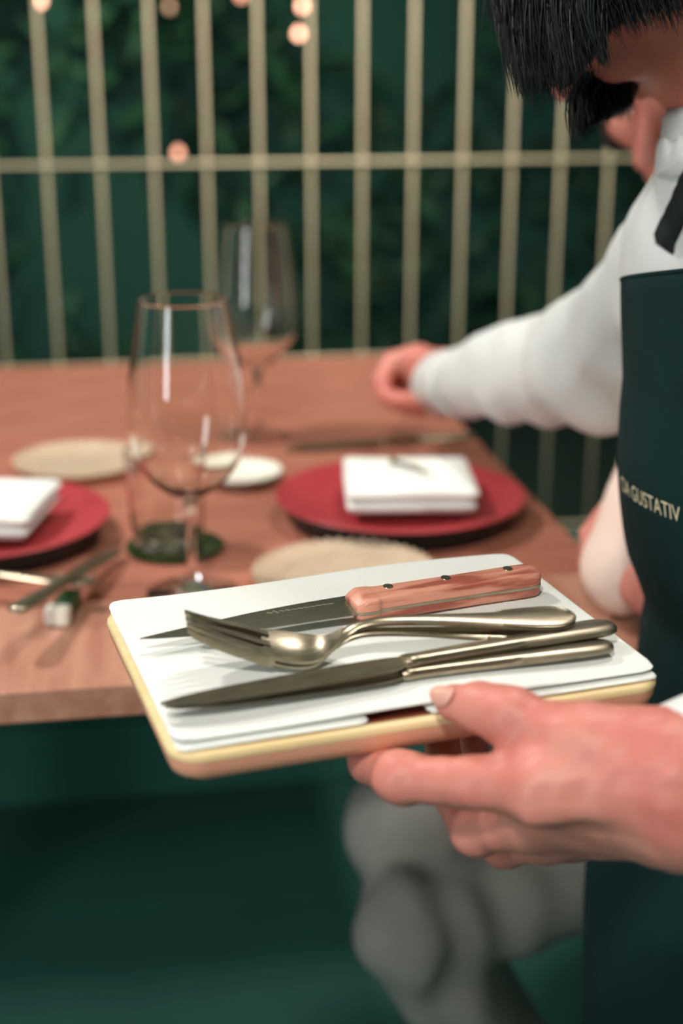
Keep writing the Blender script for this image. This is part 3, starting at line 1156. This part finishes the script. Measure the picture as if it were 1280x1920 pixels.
def hand_l(X):
    palm = sunion([
        cap(X, P(1310, 1490, 0.606), P(1270, 1488, 0.606), 0.0255, 0.0258),
        cap(X, P(1270, 1485, 0.606), P(1020, 1478, 0.622), 0.0245, 0.0165),
        cap(X, P(1270, 1510, 0.622), P(1010, 1530, 0.640), 0.0225, 0.0155),
        cap(X, P(1260, 1535, 0.640), P(1050, 1558, 0.665), 0.0180, 0.0135),
        cap(X, P(1260, 1440, 0.604), P(1110, 1412, 0.612), 0.0185, 0.0150),
        cap(X, P(1210, 1430, 0.612), P(1050, 1445, 0.620), 0.0170, 0.0120)], 0.018)
    fo = cap(X, P(1310, 1492, 0.606), EL0, 0.0262, 0.044)
    d = smin(palm, fo, 0.02)
    d = smin(d, chain(X, thumb, 0.006), 0.016)
    fs = None
    for f in (index, middle, ring, pinky):
        e = chain(X, f, 0.004)
        fs = e if fs is None else smin(fs, e, 0.0022)
    d = smin(d, fs, 0.010)
    # knuckle pads and crease lines
    d = smin(d, ell(X, index[0][0] + np.array([0, -0.004, 0.002]), (0.012, 0.010, 0.010)), 0.012)
    d = smin(d, ell(X, index[2][0], (0.0122, 0.0112, 0.0112)), 0.006)
    d = smin(d, ell(X, thumb[2][0], (0.0126, 0.0118, 0.0118)), 0.006)
    # tendons fanning over the back of the hand
    for a, b in (((1010, 1468), (1240, 1470)), ((1000, 1520), (1240, 1500))):
        d = smin(d, cap(X, P(*a, 0.600), P(*b, 0.588), 0.004), 0.012)
    d = d + 0.0005 * wob(X, 260, 3)
    return d


def bounds(pts, pad):
    A = np.array(pts)
    return A.min(0) - pad, A.max(0) + pad


allp = [p for f in (thumb, index, middle, ring, pinky) for p, r in f] + [W0, W0 + (EL0 - W0) * 0.32]
lo, hi = bounds(allp, 0.048)
hi[0] = (W0 + (EL0 - W0) * 0.26)[0]
HL = nets(hand_l, lo, hi, 0.0017)

# right hand, loosely pinching above the table
rd = 1.58
r_wr = P(868, 722, 1.52)


def hand_r(X):
    d = sunion([cap(X, P(900, 720, 1.49), P(840, 712, 1.54), 0.027, 0.026),
                cap(X, P(840, 705, 1.54), P(778, 680, 1.59), 0.027, 0.020),
                cap(X, P(835, 730, 1.55), P(790, 715, 1.61), 0.022, 0.018)], 0.02)
    fs = [[(P(782, 670, 1.575), 0.0135), (P(735, 678, 1.585), 0.0115), (P(716, 712, 1.575), 0.0100), (P(722, 745, 1.565), 0.0085)],
          [(P(778, 672, 1.61), 0.0135), (P(738, 690, 1.625), 0.0115), (P(724, 728, 1.61), 0.0100), (P(742, 758, 1.60), 0.0085)],
          [(P(790, 690, 1.635), 0.0125), (P(758, 712, 1.65), 0.0108), (P(748, 745, 1.635), 0.0095), (P(766, 768, 1.62), 0.0082)],
          [(P(800, 710, 1.65), 0.0110), (P(778, 732, 1.665), 0.0095), (P(772, 758, 1.65), 0.0085), (P(788, 772, 1.635), 0.0075)],
          [(P(830, 735, 1.535), 0.0165), (P(785, 752, 1.535), 0.0125), (P(748, 752, 1.55), 0.0105), (P(728, 745, 1.56), 0.0088)]]
    g = None
    for f in fs:
        e = chain(X, f, 0.004)
        g = e if g is None else smin(g, e, 0.002)
    return smin(d, g, 0.010)


lo, hi = bounds([P(700, 650, 1.5), P(900, 790, 1.7), P(700, 790, 1.5), P(900, 650, 1.7)], 0.03)
hi[0] = P(885, 720, 1.5)[0]
HRm = nets(hand_r, lo, hi, 0.003)

neck_base = np.array([0.285, 0.955, 1.165])
neck_top = HC + HR @ np.array([0, -0.035, -0.055])


def head_w(X):
    Y = (X - np.asarray(HC, np.float32)) @ np.asarray(HR, np.float32)
    d = head_sdf(Y)
    return smin(d, cap(X, neck_top, neck_base, 0.052, 0.062), 0.025)


lo, hi = bounds([HC, neck_base], 0.15)
lo[2] = neck_base[2] - 0.03
HW = nets(head_w, lo, hi, 0.0045)


def grow_body(parts, m, parent):
    """one continuous skin: every open end (neck, wrists) is drawn on under the clothes and all meet inside the chest"""
    bm = bmesh.new()
    ends = []
    for (V, F), path in parts:
        vs = [bm.verts.new(tuple(map(float, v))) for v in V]
        for f in F:
            try:
                bm.faces.new([vs[i] for i in f])
            except ValueError:
                pass
        vset = set(vs)
        be = [e for e in bm.edges if len(e.link_faces) == 1 and e.verts[0] in vset]
        c0 = sum((v.co for e in be for v in e.verts), Vector()) / max(1, 2 * len(be))
        for q, k in path:
            r = bmesh.ops.extrude_edge_only(bm, edges=be)
            nv = [g for g in r['geom'] if isinstance(g, bmesh.types.BMVert)]
            be = [g for g in r['geom'] if isinstance(g, bmesh.types.BMEdge)]
            c1 = Vector(tuple(map(float, q)))
            for v in nv:
                v.co = c1 + (v.co - c0) * k
            c0 = c1
        ends += nv
    bmesh.ops.pointmerge(bm, verts=ends, merge_co=sum((v.co for v in ends), Vector()) / len(ends))
    me = bpy.data.meshes.new('body')
    bm.to_mesh(me)
    bm.free()
    return link('body', me, m, parent, True, True)


sh_r = P(1372, 420, 1.00)
el_r = P(1140, 672, 1.24)
chest = np.array([0.350, 0.975, 1.07])
sh_l = np.array([0.44, 0.86, 1.10])
el_l = np.array([0.40, 0.68, 0.975])
body = grow_body([(HW, [(neck_base + np.array([0.02, 0, -0.05]), 1.0), (chest, 0.3)]),
                  (HL, [(el_l, 0.9), (sh_l, 0.9), (chest, 0.2)]),
                  (HRm, [(el_r, 0.9), (sh_r, 0.9), (chest, 0.2)])], M['skin'], waiter)
eyes(waiter, HR, HC)

# thumbnail
for nm, (pa, pb, wid) in {'thumbnail': (P(826, 1310, 0.634), P(862, 1316, 0.628), 0.0075)}.items():
    bm = bmesh.new()
    bmesh.ops.create_uvsphere(bm, u_segments=18, v_segments=12, radius=1.0)
    ax = pb - pa
    L = np.linalg.norm(ax)
    ax /= L
    nrm = np.array([-0.15, -0.62, 0.75])
    yv = np.cross(nrm, ax)
    yv /= np.linalg.norm(yv)
    nv = np.cross(ax, yv)
    c = P(838, 1313, 0.640) + nv * 0.0074
    for v in bm.verts:
        p = c + ax * v.co.x * 0.0062 + yv * v.co.y * 0.0056 + nv * (v.co.z * 0.0012 - 0.0006 - 0.0035 * v.co.y ** 2)
        v.co = Vector(p)
    o = from_bm(nm, bm, M['nail'], waiter, True, True)
    o['label'] = 'pale thumbnail'

# ---- shirt: torso, sleeves, cuffs
sh_r = P(1372, 420, 1.00)
el_r = P(1140, 672, 1.24)
wr_r = P(850, 722, 1.52)
chest = np.array([0.350, 0.975, 1.07])
pelv = np.array([0.42, 0.975, 0.80])
sh_l = np.array([0.44, 0.86, 1.10])
el_l = np.array([0.40, 0.68, 0.975])
wr_l = P(1325, 1490, 0.601)


def shirt(X):
    t = ell(X, chest, (0.138, 0.118, 0.15))
    t = smin(t, cap(X, chest + np.array([0, 0, -0.03]), pelv, 0.118, 0.120), 0.06)
    t = smin(t, cap(X, sh_r + np.array([0.03, -0.01, 0.0]), sh_l, 0.068, 0.07), 0.06)
    t = smin(t, cap(X, neck_base + np.array([0.02, 0.01, -0.06]), neck_base + np.array([-0.012, 0, 0.012]), 0.09, 0.064), 0.03)
    # right sleeve, blousing at elbow and cuff
    r = cap(X, sh_r, el_r, 0.064, 0.056)
    r = smin(r, cap(X, el_r, el_r * 0.45 + wr_r * 0.55, 0.058, 0.050), 0.03)
    r = smin(r, cap(X, el_r * 0.45 + wr_r * 0.55, wr_r, 0.048, 0.034), 0.02)
    l = smin(cap(X, sh_l, el_l, 0.066, 0.056), cap(X, el_l, wr_l + (el_l - wr_l) * 0.30, 0.052, 0.036), 0.03)
    d = smin(smin(t, r, 0.04), l, 0.04)
    # folds
    ax = (wr_r - sh_r) / np.linalg.norm(wr_r - sh_r)
    s = X @ ax.astype(np.float32)
    d = d + 0.0085 * wob(X, 26, 11) + 0.0045 * wob(X, 55, 12) + 0.0035 * np.sin(s * 60 + 4.0 * wob(X, 16, 5)) * np.clip(wob(X, 14, 9) + 0.3, 0, 1)
    # open neck and cut at cuffs
    d = smax(d, -cap(X, neck_base + np.array([-0.03, 0, 0.05]), neck_base + np.array([0, 0, -0.02]), 0.058), 0.006)
    return d


lo, hi = bounds([sh_r, el_r, wr_r, sh_l, el_l, wr_l, pelv], 0.16)
SV = nets(shirt, lo, hi, 0.0062)
from_np('shirt', *SV, M['shirt'], waiter, True, True)
# cuffs
def cuff(pa, pb, r0, name='cuff', ln=0.055):
    ax = pb - pa
    ax /= np.linalg.norm(ax)
    a = np.cross(ax, (0, 0, 1.0))
    a /= np.linalg.norm(a)
    b = np.cross(ax, a)
    V, F = [], []
    n = 40
    prof = [(0.0, 0), (0.0012, 0.0015), (0.0008, ln * 0.64), (0.0030, ln), (-0.0010, ln), (-0.0022, ln * 0.64), (-0.0022, 0.001)]
    for i in range(n):
        th = 2 * math.pi * i / n
        for dr, s in prof:
            rr = r0 + dr + 0.0008 * math.sin(3 * th + 1)
            V.append(pa + ax * s + rr * (math.cos(th) * a * 1.02 + math.sin(th) * b * 1.0))
    k = len(prof)
    for i in range(n):
        j = (i + 1) % n
        for q in range(k):
            F.append((i * k + q, i * k + (q + 1) % k, j * k + (q + 1) % k, j * k + q))
    return from_np(name, V, F, M['shirt'], waiter, True, True)


cuff(P(1296, 1482, 0.608), wr_l + (el_l - wr_l) * 0.45, 0.0365, 'cuff', 0.085)
cuff(P(828, 722, 1.545), wr_r + (el_r - wr_r) * 0.2, 0.036)


# collar: a folded band around the neck and a placket edge
def band(name, pts, w, t, m, nrm):
    """flat ribbon with thickness through points; nrm gives the width direction"""
    V, F = [], []
    pts = [np.array(p, float) for p in pts]
    for i, p in enumerate(pts):
        tg = pts[min(i + 1, len(pts) - 1)] - pts[max(i - 1, 0)]
        tg /= np.linalg.norm(tg)
        nn = np.array(nrm[i] if isinstance(nrm, list) else nrm, float)
        wv = np.cross(tg, nn)
        wv /= np.linalg.norm(wv)
        nn = np.cross(wv, tg)
        for a, b in ((-1, -1), (1, -1), (1, 1), (-1, 1)):
            V.append(p + wv * a * w / 2 + nn * b * t / 2)
    for i in range(len(pts) - 1):
        for j in range(4):
            j2 = (j + 1) % 4
            F.append((i * 4 + j, i * 4 + j2, (i + 1) * 4 + j2, (i + 1) * 4 + j))
    F += [(3, 2, 1, 0), tuple((len(pts) - 1) * 4 + j for j in range(4))]
    return from_np(name, V, F, m, waiter, True, True)


# ---- apron: a canvas sheet wrapped round the front of the body
sil = [(527, 1162), (600, 1163), (700, 1167), (770, 1160), (880, 1155), (960, 1163), (1020, 1171), (1075, 1192), (1112, 1209), (1150, 1201), (1200, 1195), (1300, 1190), (1400, 1170), (1500, 1135), (1600, 1105), (1700, 1100), (1800, 1100), (1920, 1100)]
ap_d = 0.85
zs = [float(P(x, y, ap_d)[2]) for y, x in sil]
xs_ = [float(P(x, y, ap_d)[0]) for y, x in sil]


def ring_shape(z):
    low = min(1.0, max(0.0, (0.95 - z) / 0.3))
    return 0.905, 0.150 + 0.02 * low, 0.140 + 0.01 * low


def left_outline(cx, z):
    cy, a, b = ring_shape(z)
    ph = np.linspace(math.radians(120), math.radians(260), 141)
    X = cx + a * np.cos(ph)
    Y = cy + b * np.sin(ph)
    d = Y * CP + (CAMZ - z) * SP
    i = int(np.argmin(X / d))
    v = (CAMZ - z) * CP - Y[i] * SP
    return 640 + FPX * X[i] / d[i], 960 + FPX * v / d[i]


ring_tab = []
for z in np.linspace(0.40, 1.10, 36):
    c0, c1 = 0.2, 0.6
    for it in range(30):
        cm = (c0 + c1) / 2
        px_, py_ = left_outline(cm, z)
        if px_ < np.interp(py_, [q[0] for q in sil], [q[1] for q in sil]):
            c0 = cm
        else:
            c1 = cm
    ring_tab.append((z, cm))


def apron_ring(z):
    cy, a, b = ring_shape(z)
    return float(np.interp(z, [q[0] for q in ring_tab], [q[1] for q in ring_tab])), cy, a, b


def apron_pt(phi, z, off=0.0):
    cx, cy, a, b = apron_ring(z)
    wv = 0.003 * math.sin(phi * 5 + z * 9) * min(1, max(0, (0.92 - z) / 0.2))
    return np.array([cx + (a + off + wv) * math.cos(phi), cy + (b + off + wv) * math.sin(phi), z])


V, F = [], []
NP_, NZ_ = 72, 70
zt, zb_ = zs[0] - 0.010, 0.42


def bib_rise(phi):
    return 0.030 * min(1.0, max(0.0, (math.degrees(phi) - 171) / 60))


for side in (0.0, -0.0022):
    for j in range(NZ_ + 1):
        z = zt + (zb_ - zt) * j / NZ_
        top = j / NZ_
        half = 0.80 if z > 0.95 else 0.80 + min(1, (0.95 - z) / 0.08) * 0.75
        for i in range(NP_ + 1):
            k_ = min(1.0, max(0.0, (zt - 0.01 - z) / 0.10))
            pl_, pr_ = math.radians(171 - 24 * k_), math.radians(262 + 30 * k_)
            phi = pl_ + (pr_ - pl_) * i / NP_
            V.append(apron_pt(phi, z + bib_rise(phi) * (1 - j / NZ_), side))
n1 = (NP_ + 1) * (NZ_ + 1)
for j in range(NZ_):
    for i in range(NP_):
        a = j * (NP_ + 1) + i
        F.append((a, a + NP_ + 1, a + NP_ + 2, a + 1))
        F.append((n1 + a, n1 + a + 1, n1 + a + NP_ + 2, n1 + a + NP_ + 1))
per = [i for i in range(NP_ + 1)] + [j * (NP_ + 1) + NP_ for j in range(1, NZ_ + 1)] + [NZ_ * (NP_ + 1) + i for i in range(NP_ - 1, -1, -1)] + [j * (NP_ + 1) for j in range(NZ_ - 1, 0, -1)]
for k in range(len(per)):
    a, b = per[k], per[(k + 1) % len(per)]
    F.append((a, b, n1 + b, n1 + a))
apr = from_np('apron', V, F, M['apron'], waiter, True, True)
apr['label'] = 'dark teal canvas apron with printed letters'
# stitched top hem
hem = []
for i in range(NP_ + 1):
    phi = math.radians(171 + 91 * i / NP_)
    hem.append(apron_pt(phi, zt - 0.001 + bib_rise(phi), -0.0008))
tube('hem', hem, 0.0016, M['apron'], apr, 6, True)

# printed words on the apron
cu = bpy.data.curves.new('words', 'FONT')
cu.body = 'CIA GUSTATIV'
cu.size = 0.0140
cu.space_character = 1.0
cu.resolution_u = 3
to = bpy.data.objects.new('words', cu)
col.objects.link(to)
bpy.context.view_layer.update()
dg = bpy.context.evaluated_depsgraph_get()
tme = bpy.data.meshes.new_from_object(to.evaluated_get(dg))
bpy.data.objects.remove(to)
bm = bmesh.new()
bm.from_mesh(tme)
for it in range(3):
    long_e = [e for e in bm.edges if e.calc_length() > 0.003]
    if long_e:
        bmesh.ops.subdivide_edges(bm, edges=long_e, cuts=1)
bmesh.ops.triangulate(bm, faces=bm.faces)
TEXT_Z, TEXT_PHI = float(P(1200, 935, 0.83)[2]) - 0.024, math.radians(182)
for v in bm.verts:
    s, h = v.co.x, v.co.y
    v.co = Vector(apron_pt(TEXT_PHI + 0.84 * s / 0.145, TEXT_Z + h * 1.05 - 0.004 + 0.0 * s, 0.0007))
o = from_bm('printed_words', bm, M['apron_text'], apr, False, True)
o['label'] = 'cream capital letters CIA GUSTATIV'

# neck strap of the apron lying on the shirt, and the shirt's stand collar
def on_shirt(p, off):
    p = np.array(p, np.float32)
    for it in range(14):
        e = 0.002
        Q = np.stack([p] + [p + e * np.eye(3, dtype=np.float32)[k] for k in range(3)])
        d = shirt(Q)
        g = (d[1:] - d[0]) / e
        g /= np.linalg.norm(g) + 1e-6
        p = p - 0.8 * (d[0] - off) * g
    return p, g


for path in (((1234, 480), (1250, 436), (1268, 396), (1290, 350), (1320, 300), (1356, 262)),
             ((1640, 420), (1636, 370), (1620, 320), (1590, 280), (1550, 250))):
    pts, ns = [], []
    for (xa, ya), (xb, yb) in zip(path[:-1], path[1:]):
        for t in np.linspace(0, 1, 5)[:-1]:
            dd = np.linspace(0.70, 1.15, 300)
            ray = np.array([P(xa * (1 - t) + xb * t, ya * (1 - t) + yb * t, q) for q in dd], np.float32)
            hit = np.argmax(shirt(ray) < 0.005)
            if hit == 0:
                continue
            p, g = on_shirt(ray[hit], min(0.0050, -0.006 + 0.0045 * len(pts)))
            pts.append(p)
            ns.append(g)
    if len(pts) > 3:
        band('apron_strap', pts, 0.017, 0.0022, M['strap'], ns)
ax_ = (neck_top - neck_base) / np.linalg.norm(neck_top - neck_base)
ca = np.cross(ax_, (0, 1.0, 0))
ca /= np.linalg.norm(ca)
cb = np.cross(ax_, ca)
rings = []
for (rr, hh_) in ((0.074, -0.030), (0.069, -0.010), (0.0655, 0.012), (0.0665, 0.016), (0.071, 0.010), (0.078, -0.012), (0.083, -0.024), (0.080, -0.026), (0.076, -0.030)):
    rings.append([tuple(neck_base + np.array([0.004, 0, 0.004]) + ax_ * (hh_ + 0.026) + rr * (math.cos(t) * ca + math.sin(t) * cb)) for t in np.linspace(0, 2 * math.pi, 41)[:-1]])
V = [p for r in rings for p in r]
F = []
for i in range(len(rings) - 1):
    for k in range(40):
        F.append((i * 40 + k, i * 40 + (k + 1) % 40, (i + 1) * 40 + (k + 1) % 40, (i + 1) * 40 + k))
from_np('collar', V, F, M['shirt'], waiter, True, True)

# ---- trousers and shoes
def trousers(X):
    d = ell(X, pelv, (0.135, 0.11, 0.12))
    for s in (-1, 1):
        hip = pelv + np.array([s * 0.075, 0.0, -0.06])
        kn = np.array([pelv[0] + s * 0.085, 0.985, 0.43])
        an = np.array([pelv[0] + s * 0.09, 1.03, 0.07])
        d = smin(d, cap(X, hip, kn, 0.09, 0.066), 0.03)
        d = smin(d, cap(X, kn, an, 0.064, 0.05), 0.02)
    return d + 0.003 * wob(X, 40, 21)


lo, hi = bounds([pelv + np.array([0.0, 0, 0.1]), np.array([0.2, 0.95, 0.06]), np.array([0.5, 1.1, 0.06])], 0.12)
lo[2] = 0.04
from_np('trousers', *nets(trousers, lo, hi, 0.012), M['trousers'], waiter, True, True)


def shoe(c, ang, parent, L=0.26):
    ca, sa = math.cos(ang), math.sin(ang)
    R = np.array([[ca, -sa, 0], [sa, ca, 0], [0, 0, 1]])

    def f(X):
        Y = (X - np.asarray(c, np.float32)) @ R.astype(np.float32)
        d = cap(Y, (-0.03, 0, 0.05), (0.13, 0, 0.035), 0.042, 0.034)
        d = smin(d, cap(Y, (-0.03, 0, 0.05), (-0.02, 0, 0.10), 0.040, 0.042), 0.03)
        return np.maximum(d, 0.004 - Y[:, 2])
    c = np.asarray(c, float)
    V, F = nets(f, c - np.array([0.2, 0.2, 0.01]), c + np.array([0.2, 0.2, 0.16]), 0.008)
    return from_np('shoe', V, F, M['shoe'], parent, True, True)


for s in (-1, 1):
    shoe((pelv[0] + s * 0.09, 1.03, 0.0), math.radians(-125 + s * 12), waiter)


# ---- hair: cap over the skull plus hanging locks
def hair_cap(X):
    Y = (X - np.asarray(HC, np.float32)) @ np.asarray(HR, np.float32)
    d = ell(Y, (0, -0.016, 0.038), (0.086, 0.103, 0.094))
    face = ell(Y, (0, 0.115, -0.055), (0.075, 0.085, 0.105))
    d = smax(d, -face, 0.01)
    low = 0.036 + Y[:, 2] + 0.35 * np.clip(-Y[:, 1], -0.05, 0.2)
    d = smax(d, -low, 0.015)
    return d + 0.003 * wob(X, 90, 31)


lo, hi = bounds([HC], 0.15)
hc = from_np('hair', *nets(hair_cap, lo, hi, 0.004), M['hair'], waiter, True, True)
paths = []


def wp(px, py, d):
    return P(px, py, d)


def lock(roots, ends, n, spread, d0, d1, drop=0.02):
    """hairs from a root segment to an end segment (both given in the view at their own depth)"""
    for i in range(n):
        t = random.random()
        u = min(1, max(0, t + random.gauss(0, 0.06)))
        a = P(roots[0][0] + (roots[1][0] - roots[0][0]) * t, roots[0][1] + (roots[1][1] - roots[0][1]) * t, d0 + random.gauss(0, 0.012))
        b = P(ends[0][0] + (ends[1][0] - ends[0][0]) * u + random.gauss(0, spread), ends[0][1] + (ends[1][1] - ends[0][1]) * u + random.gauss(0, spread * 1.4), d1 + random.gauss(0, 0.012))
        m = a * 0.5 + b * 0.5 + np.array([-0.012 + random.gauss(0, 0.004), -0.004, 0.006])
        paths.append(bez(a, m, b, 8))


lock(((925, -200), (1100, -140)), ((935, 40), (985, 170)), 520, 9, 0.87, 0.85)
lock(((960, -140), (1120, -90)), ((975, 165), (1075, 165)), 900, 11, 0.86, 0.84)
lock(((1040, -120), (1140, -60)), ((1060, 150), (1100, 125)), 500, 9, 0.84, 0.825)
lock(((1080, -120), (1200, -80)), ((1090, 95), (1130, 55)), 420, 9, 0.83, 0.82)
lock(((1110, -80), (1140, -60)), ((1122, 112), (1140, 122)), 110, 4, 0.815, 0.81)
lock(((1120, -120), (1290, -90)), ((1130, 62), (1290, 22)), 560, 10, 0.82, 0.82)
lock(((1100, 132), (1160, 118)), ((1075, 262), (1115, 215)), 420, 7, 0.935, 0.925)
lock(((1120, 126), (1200, 108)), ((1105, 235), (1185, 200)), 520, 7, 0.94, 0.93)
lock(((930, -120), (960, -120)), ((896, 62), (902, 58)), 3, 2, 0.86, 0.85)
strands(paths, 'hair_locks', M['hair'], hc, 0.0007)
# solid inner volume of the fringe
def fringe(X):
    d = cap(X, P(1000, -110, 0.885), P(985, 95, 0.865), 0.028, 0.012)
    d = smin(d, cap(X, P(1060, -110, 0.875), P(1045, 110, 0.855), 0.030, 0.014), 0.02)
    d = smin(d, cap(X, P(1120, -110, 0.865), P(1088, 80, 0.845), 0.028, 0.010), 0.02)
    d = smin(d, cap(X, P(1210, -120, 0.855), P(1180, -10, 0.845), 0.028, 0.012), 0.02)
    l = cap(X, P(1162, 135, 0.945), P(1142, 170, 0.94), 0.016, 0.015)
    l = smin(l, cap(X, P(1142, 170, 0.94), P(1100, 240, 0.93), 0.014, 0.003), 0.012)
    d = np.minimum(d, l)
    return d + 0.0016 * wob(X, 160, 33)


lo, hi = bounds([P(950, -150, 0.88), P(1230, -150, 0.88), P(950, 290, 0.88), P(1230, 290, 0.92)], 0.045)
from_np('fringe', *nets(fringe, lo, hi, 0.004), M['hair'], hc, True, True)

# ---------------------------------------------------------------- the seated guest
GH = P(1292, 108, 1.32)
GR = rot_to((-0.52, -0.62, -0.58), (-0.25, -0.40, 0.88))
guest = empty('person', (0.52, 1.42, 0), 0, 'seated guest in pale shirt and grey trousers behind the apron', 'person')
g_neck = GH + np.array([0.07, 0.05, -0.16])
g_chest = np.array([0.45, 1.46, 0.86])
g_pelv = np.array([0.53, 1.42, 0.54])
g_el = P(1208, 905, 1.24)
g_wr = P(1172, 1062, 1.16)


def g_head(X):
    Y = (X - np.asarray(GH, np.float32)) @ np.asarray(GR, np.float32)
    return smin(head_sdf(Y), cap(X, GH + GR @ np.array([0, -0.035, -0.055]), g_neck, 0.050, 0.06), 0.025)


lo, hi = bounds([GH, g_neck], 0.14)
lo[2] = g_neck[2] - 0.03
GHm = nets(g_head, lo, hi, 0.005)
g_hand_c = P(1246, 1118, 1.11)


def g_hand(X):
    d = cap(X, g_wr + (g_wr - g_hand_c) * 1.5, g_hand_c, 0.024, 0.024)
    for k in range(4):
        a = g_hand_c + np.array([0.010 + 0.002 * k, -0.004 + 0.011 * k - 0.012, 0.004])
        b = a + np.array([0.034, -0.012, -0.006])
        c = b + np.array([0.014, -0.006, -0.022])
        d = smin(d, smin(cap(X, a, b, 0.0105, 0.0095), cap(X, b, c, 0.0095, 0.008), 0.003), 0.006)
    t0 = g_hand_c + np.array([-0.004, -0.018, 0.0])
    d = smin(d, cap(X, t0, t0 + np.array([0.03, -0.022, -0.008]), 0.0115, 0.009), 0.008)
    return d


lo, hi = bounds([g_wr, g_hand_c, g_hand_c + np.array([0.06, -0.03, -0.03])], 0.035)
GHd = nets(g_hand, lo, hi, 0.003)
grow_body([(GHm, [(g_neck + np.array([0.01, 0, -0.05]), 1.0), (g_chest, 0.3)]),
           (GHd, [(g_el + np.array([0.03, 0.02, 0.02]), 1.1), (g_chest + np.array([0, -0.12, 0.08]), 1.1), (g_chest, 0.2)])], M['skin_red'], guest)
eyes(guest, GR, GH)


def g_hair(X):
    Y = (X - np.asarray(GH, np.float32)) @ np.asarray(GR, np.float32)
    d = ell(Y, (0, -0.020, 0.036), (0.088, 0.104, 0.096))
    d = smin(d, cap(Y, (-0.078, 0.02, 0.03), (-0.080, 0.03, -0.085), 0.020, 0.012), 0.02)
    d = smin(d, cap(Y, (0.078, 0.02, 0.03), (0.080, 0.03, -0.085), 0.020, 0.012), 0.02)
    d = smax(d, -ell(Y, (0, 0.125, -0.035), (0.062, 0.085, 0.105)), 0.01)
    return d + 0.003 * wob(X, 90, 41)


lo, hi = bounds([GH], 0.16)
from_np('hair', *nets(g_hair, lo, hi, 0.005), M['hair_brown'], guest, True, True)


def g_shirt(X):
    d = ell(X, g_chest, (0.13, 0.17, 0.18))
    d = smin(d, cap(X, g_chest, g_pelv + np.array([0, 0, 0.05]), 0.13, 0.135), 0.06)
    d = smin(d, cap(X, g_chest + np.array([0.02, 0.02, 0.14]), g_neck + np.array([0, 0, -0.02]), 0.09, 0.055), 0.04)
    sl = g_chest + np.array([-0.02, -0.14, 0.10])
    el = g_el + np.array([0.03, 0.02, 0.02])
    d = smin(d, cap(X, sl, el, 0.06, 0.046), 0.04)
    d = smin(d, cap(X, el, g_wr, 0.044, 0.036), 0.02)
    return d + 0.005 * wob(X, 36, 51)


lo, hi = bounds([g_chest, g_pelv, g_wr, g_neck], 0.2)
from_np('shirt', *nets(g_shirt, lo, hi, 0.0085), M['shirt_pink'], guest, True, True)
kn1, kn2 = P(778, 1742, 1.30), P(755, 1560, 1.36)


def g_trousers(X):
    d = ell(X, g_pelv, (0.14, 0.15, 0.11))
    for kn, hip, an in ((kn1, g_pelv + np.array([-0.02, -0.10, -0.01]), kn1 + np.array([0.20, 0.05, -0.36])),
                        (kn2, g_pelv + np.array([-0.02, 0.09, 0.0]), kn2 + np.array([0.14, 0.08, -0.42]))):
        mid = kn * 0.5 + hip * 0.5
        leg = smin(cap(X, hip, mid, 0.085, 0.070), cap(X, mid, kn, 0.070, 0.056), 0.03)
        leg = smin(leg, cap(X, kn, an, 0.056, 0.045), 0.012)
        s = (X - kn.astype(np.float32)) @ ((mid - kn) / np.linalg.norm(mid - kn)).astype(np.float32)
        leg = leg + 0.0032 * np.sin(s * 105 + 2.6 * wob(X, 22, 61)) * np.exp(-(s / 0.16) ** 2) + 0.0022 * wob(X, 50, 63)
        d = smin(d, leg, 0.02)
    return d


lo, hi = bounds([g_pelv, kn1, kn2, kn1 + np.array([0.20, 0.05, -0.36]), kn2 + np.array([0.14, 0.08, -0.42])], 0.15)
lo[2] = 0.05
from_np('trousers', *nets(g_trousers, lo, hi, 0.0075), M['denim'], guest, True, True)
for a in (kn1 + np.array([0.20, 0.05, -0.36]), kn2 + np.array([0.14, 0.08, -0.42])):
    shoe((a[0], a[1], 0.0), math.radians(180), guest)

# ---- the guest's chair
ch = empty('dining_chair', (0.56, 1.42, 0), math.radians(-90), 'brown wooden chair the guest in the pale shirt sits on', 'chair')
o = from_bm('seat', box_bm(0.42, 0.42, 0.03, (0, 0, 0.405)), M['chair_wood'], ch)
bevel(o, 0.01, 3)
for sx in (-1, 1):
    for sy in (-1, 1):
        tube('leg', [(sx * 0.19, sy * 0.19, 0), (sx * 0.17, sy * 0.17, 0.39)], [0.014, 0.018], M['chair_wood'], ch, 10)
    tube('back_post', [(sx * 0.17, 0.19, 0.40), (sx * 0.17, 0.25, 0.88)], [0.017, 0.014], M['chair_wood'], ch, 10)
for z in (0.58, 0.70, 0.82):
    o = from_bm('back_slat', box_bm(0.34, 0.014, 0.06, (0, 0.19 + 0.06 * (z - 0.4) / 0.48, z)), M['chair_wood'], ch)
    bevel(o, 0.004, 2)
# ---- another chair beyond, just seen under the reaching sleeve
cp = P(1150, 850, 1.95)
c2 = empty('dining_chair', (cp[0] + 0.16, cp[1] + 0.05, 0), math.radians(-80), 'brown wooden chair back seen below the reaching white sleeve', 'chair')
o = from_bm('seat', box_bm(0.42, 0.42, 0.03, (0, 0, 0.435)), M['chair_wood'], c2)
bevel(o, 0.01, 3)
for sx in (-1, 1):
    for sy in (-1, 1):
        tube('leg', [(sx * 0.19, sy * 0.19, 0), (sx * 0.17, sy * 0.17, 0.42)], [0.014, 0.018], M['chair_wood'], c2, 10)
    tube('back_post', [(sx * 0.17, 0.19, 0.43), (sx * 0.17, 0.25, 0.92)], [0.02, 0.016], M['chair_wood'], c2, 10)
for z in (0.60, 0.72, 0.84):
    o = from_bm('back_slat', box_bm(0.34, 0.014, 0.07, (0, 0.19 + 0.06 * (z - 0.43) / 0.49, z)), M['chair_wood'], c2)
    bevel(o, 0.004, 2)
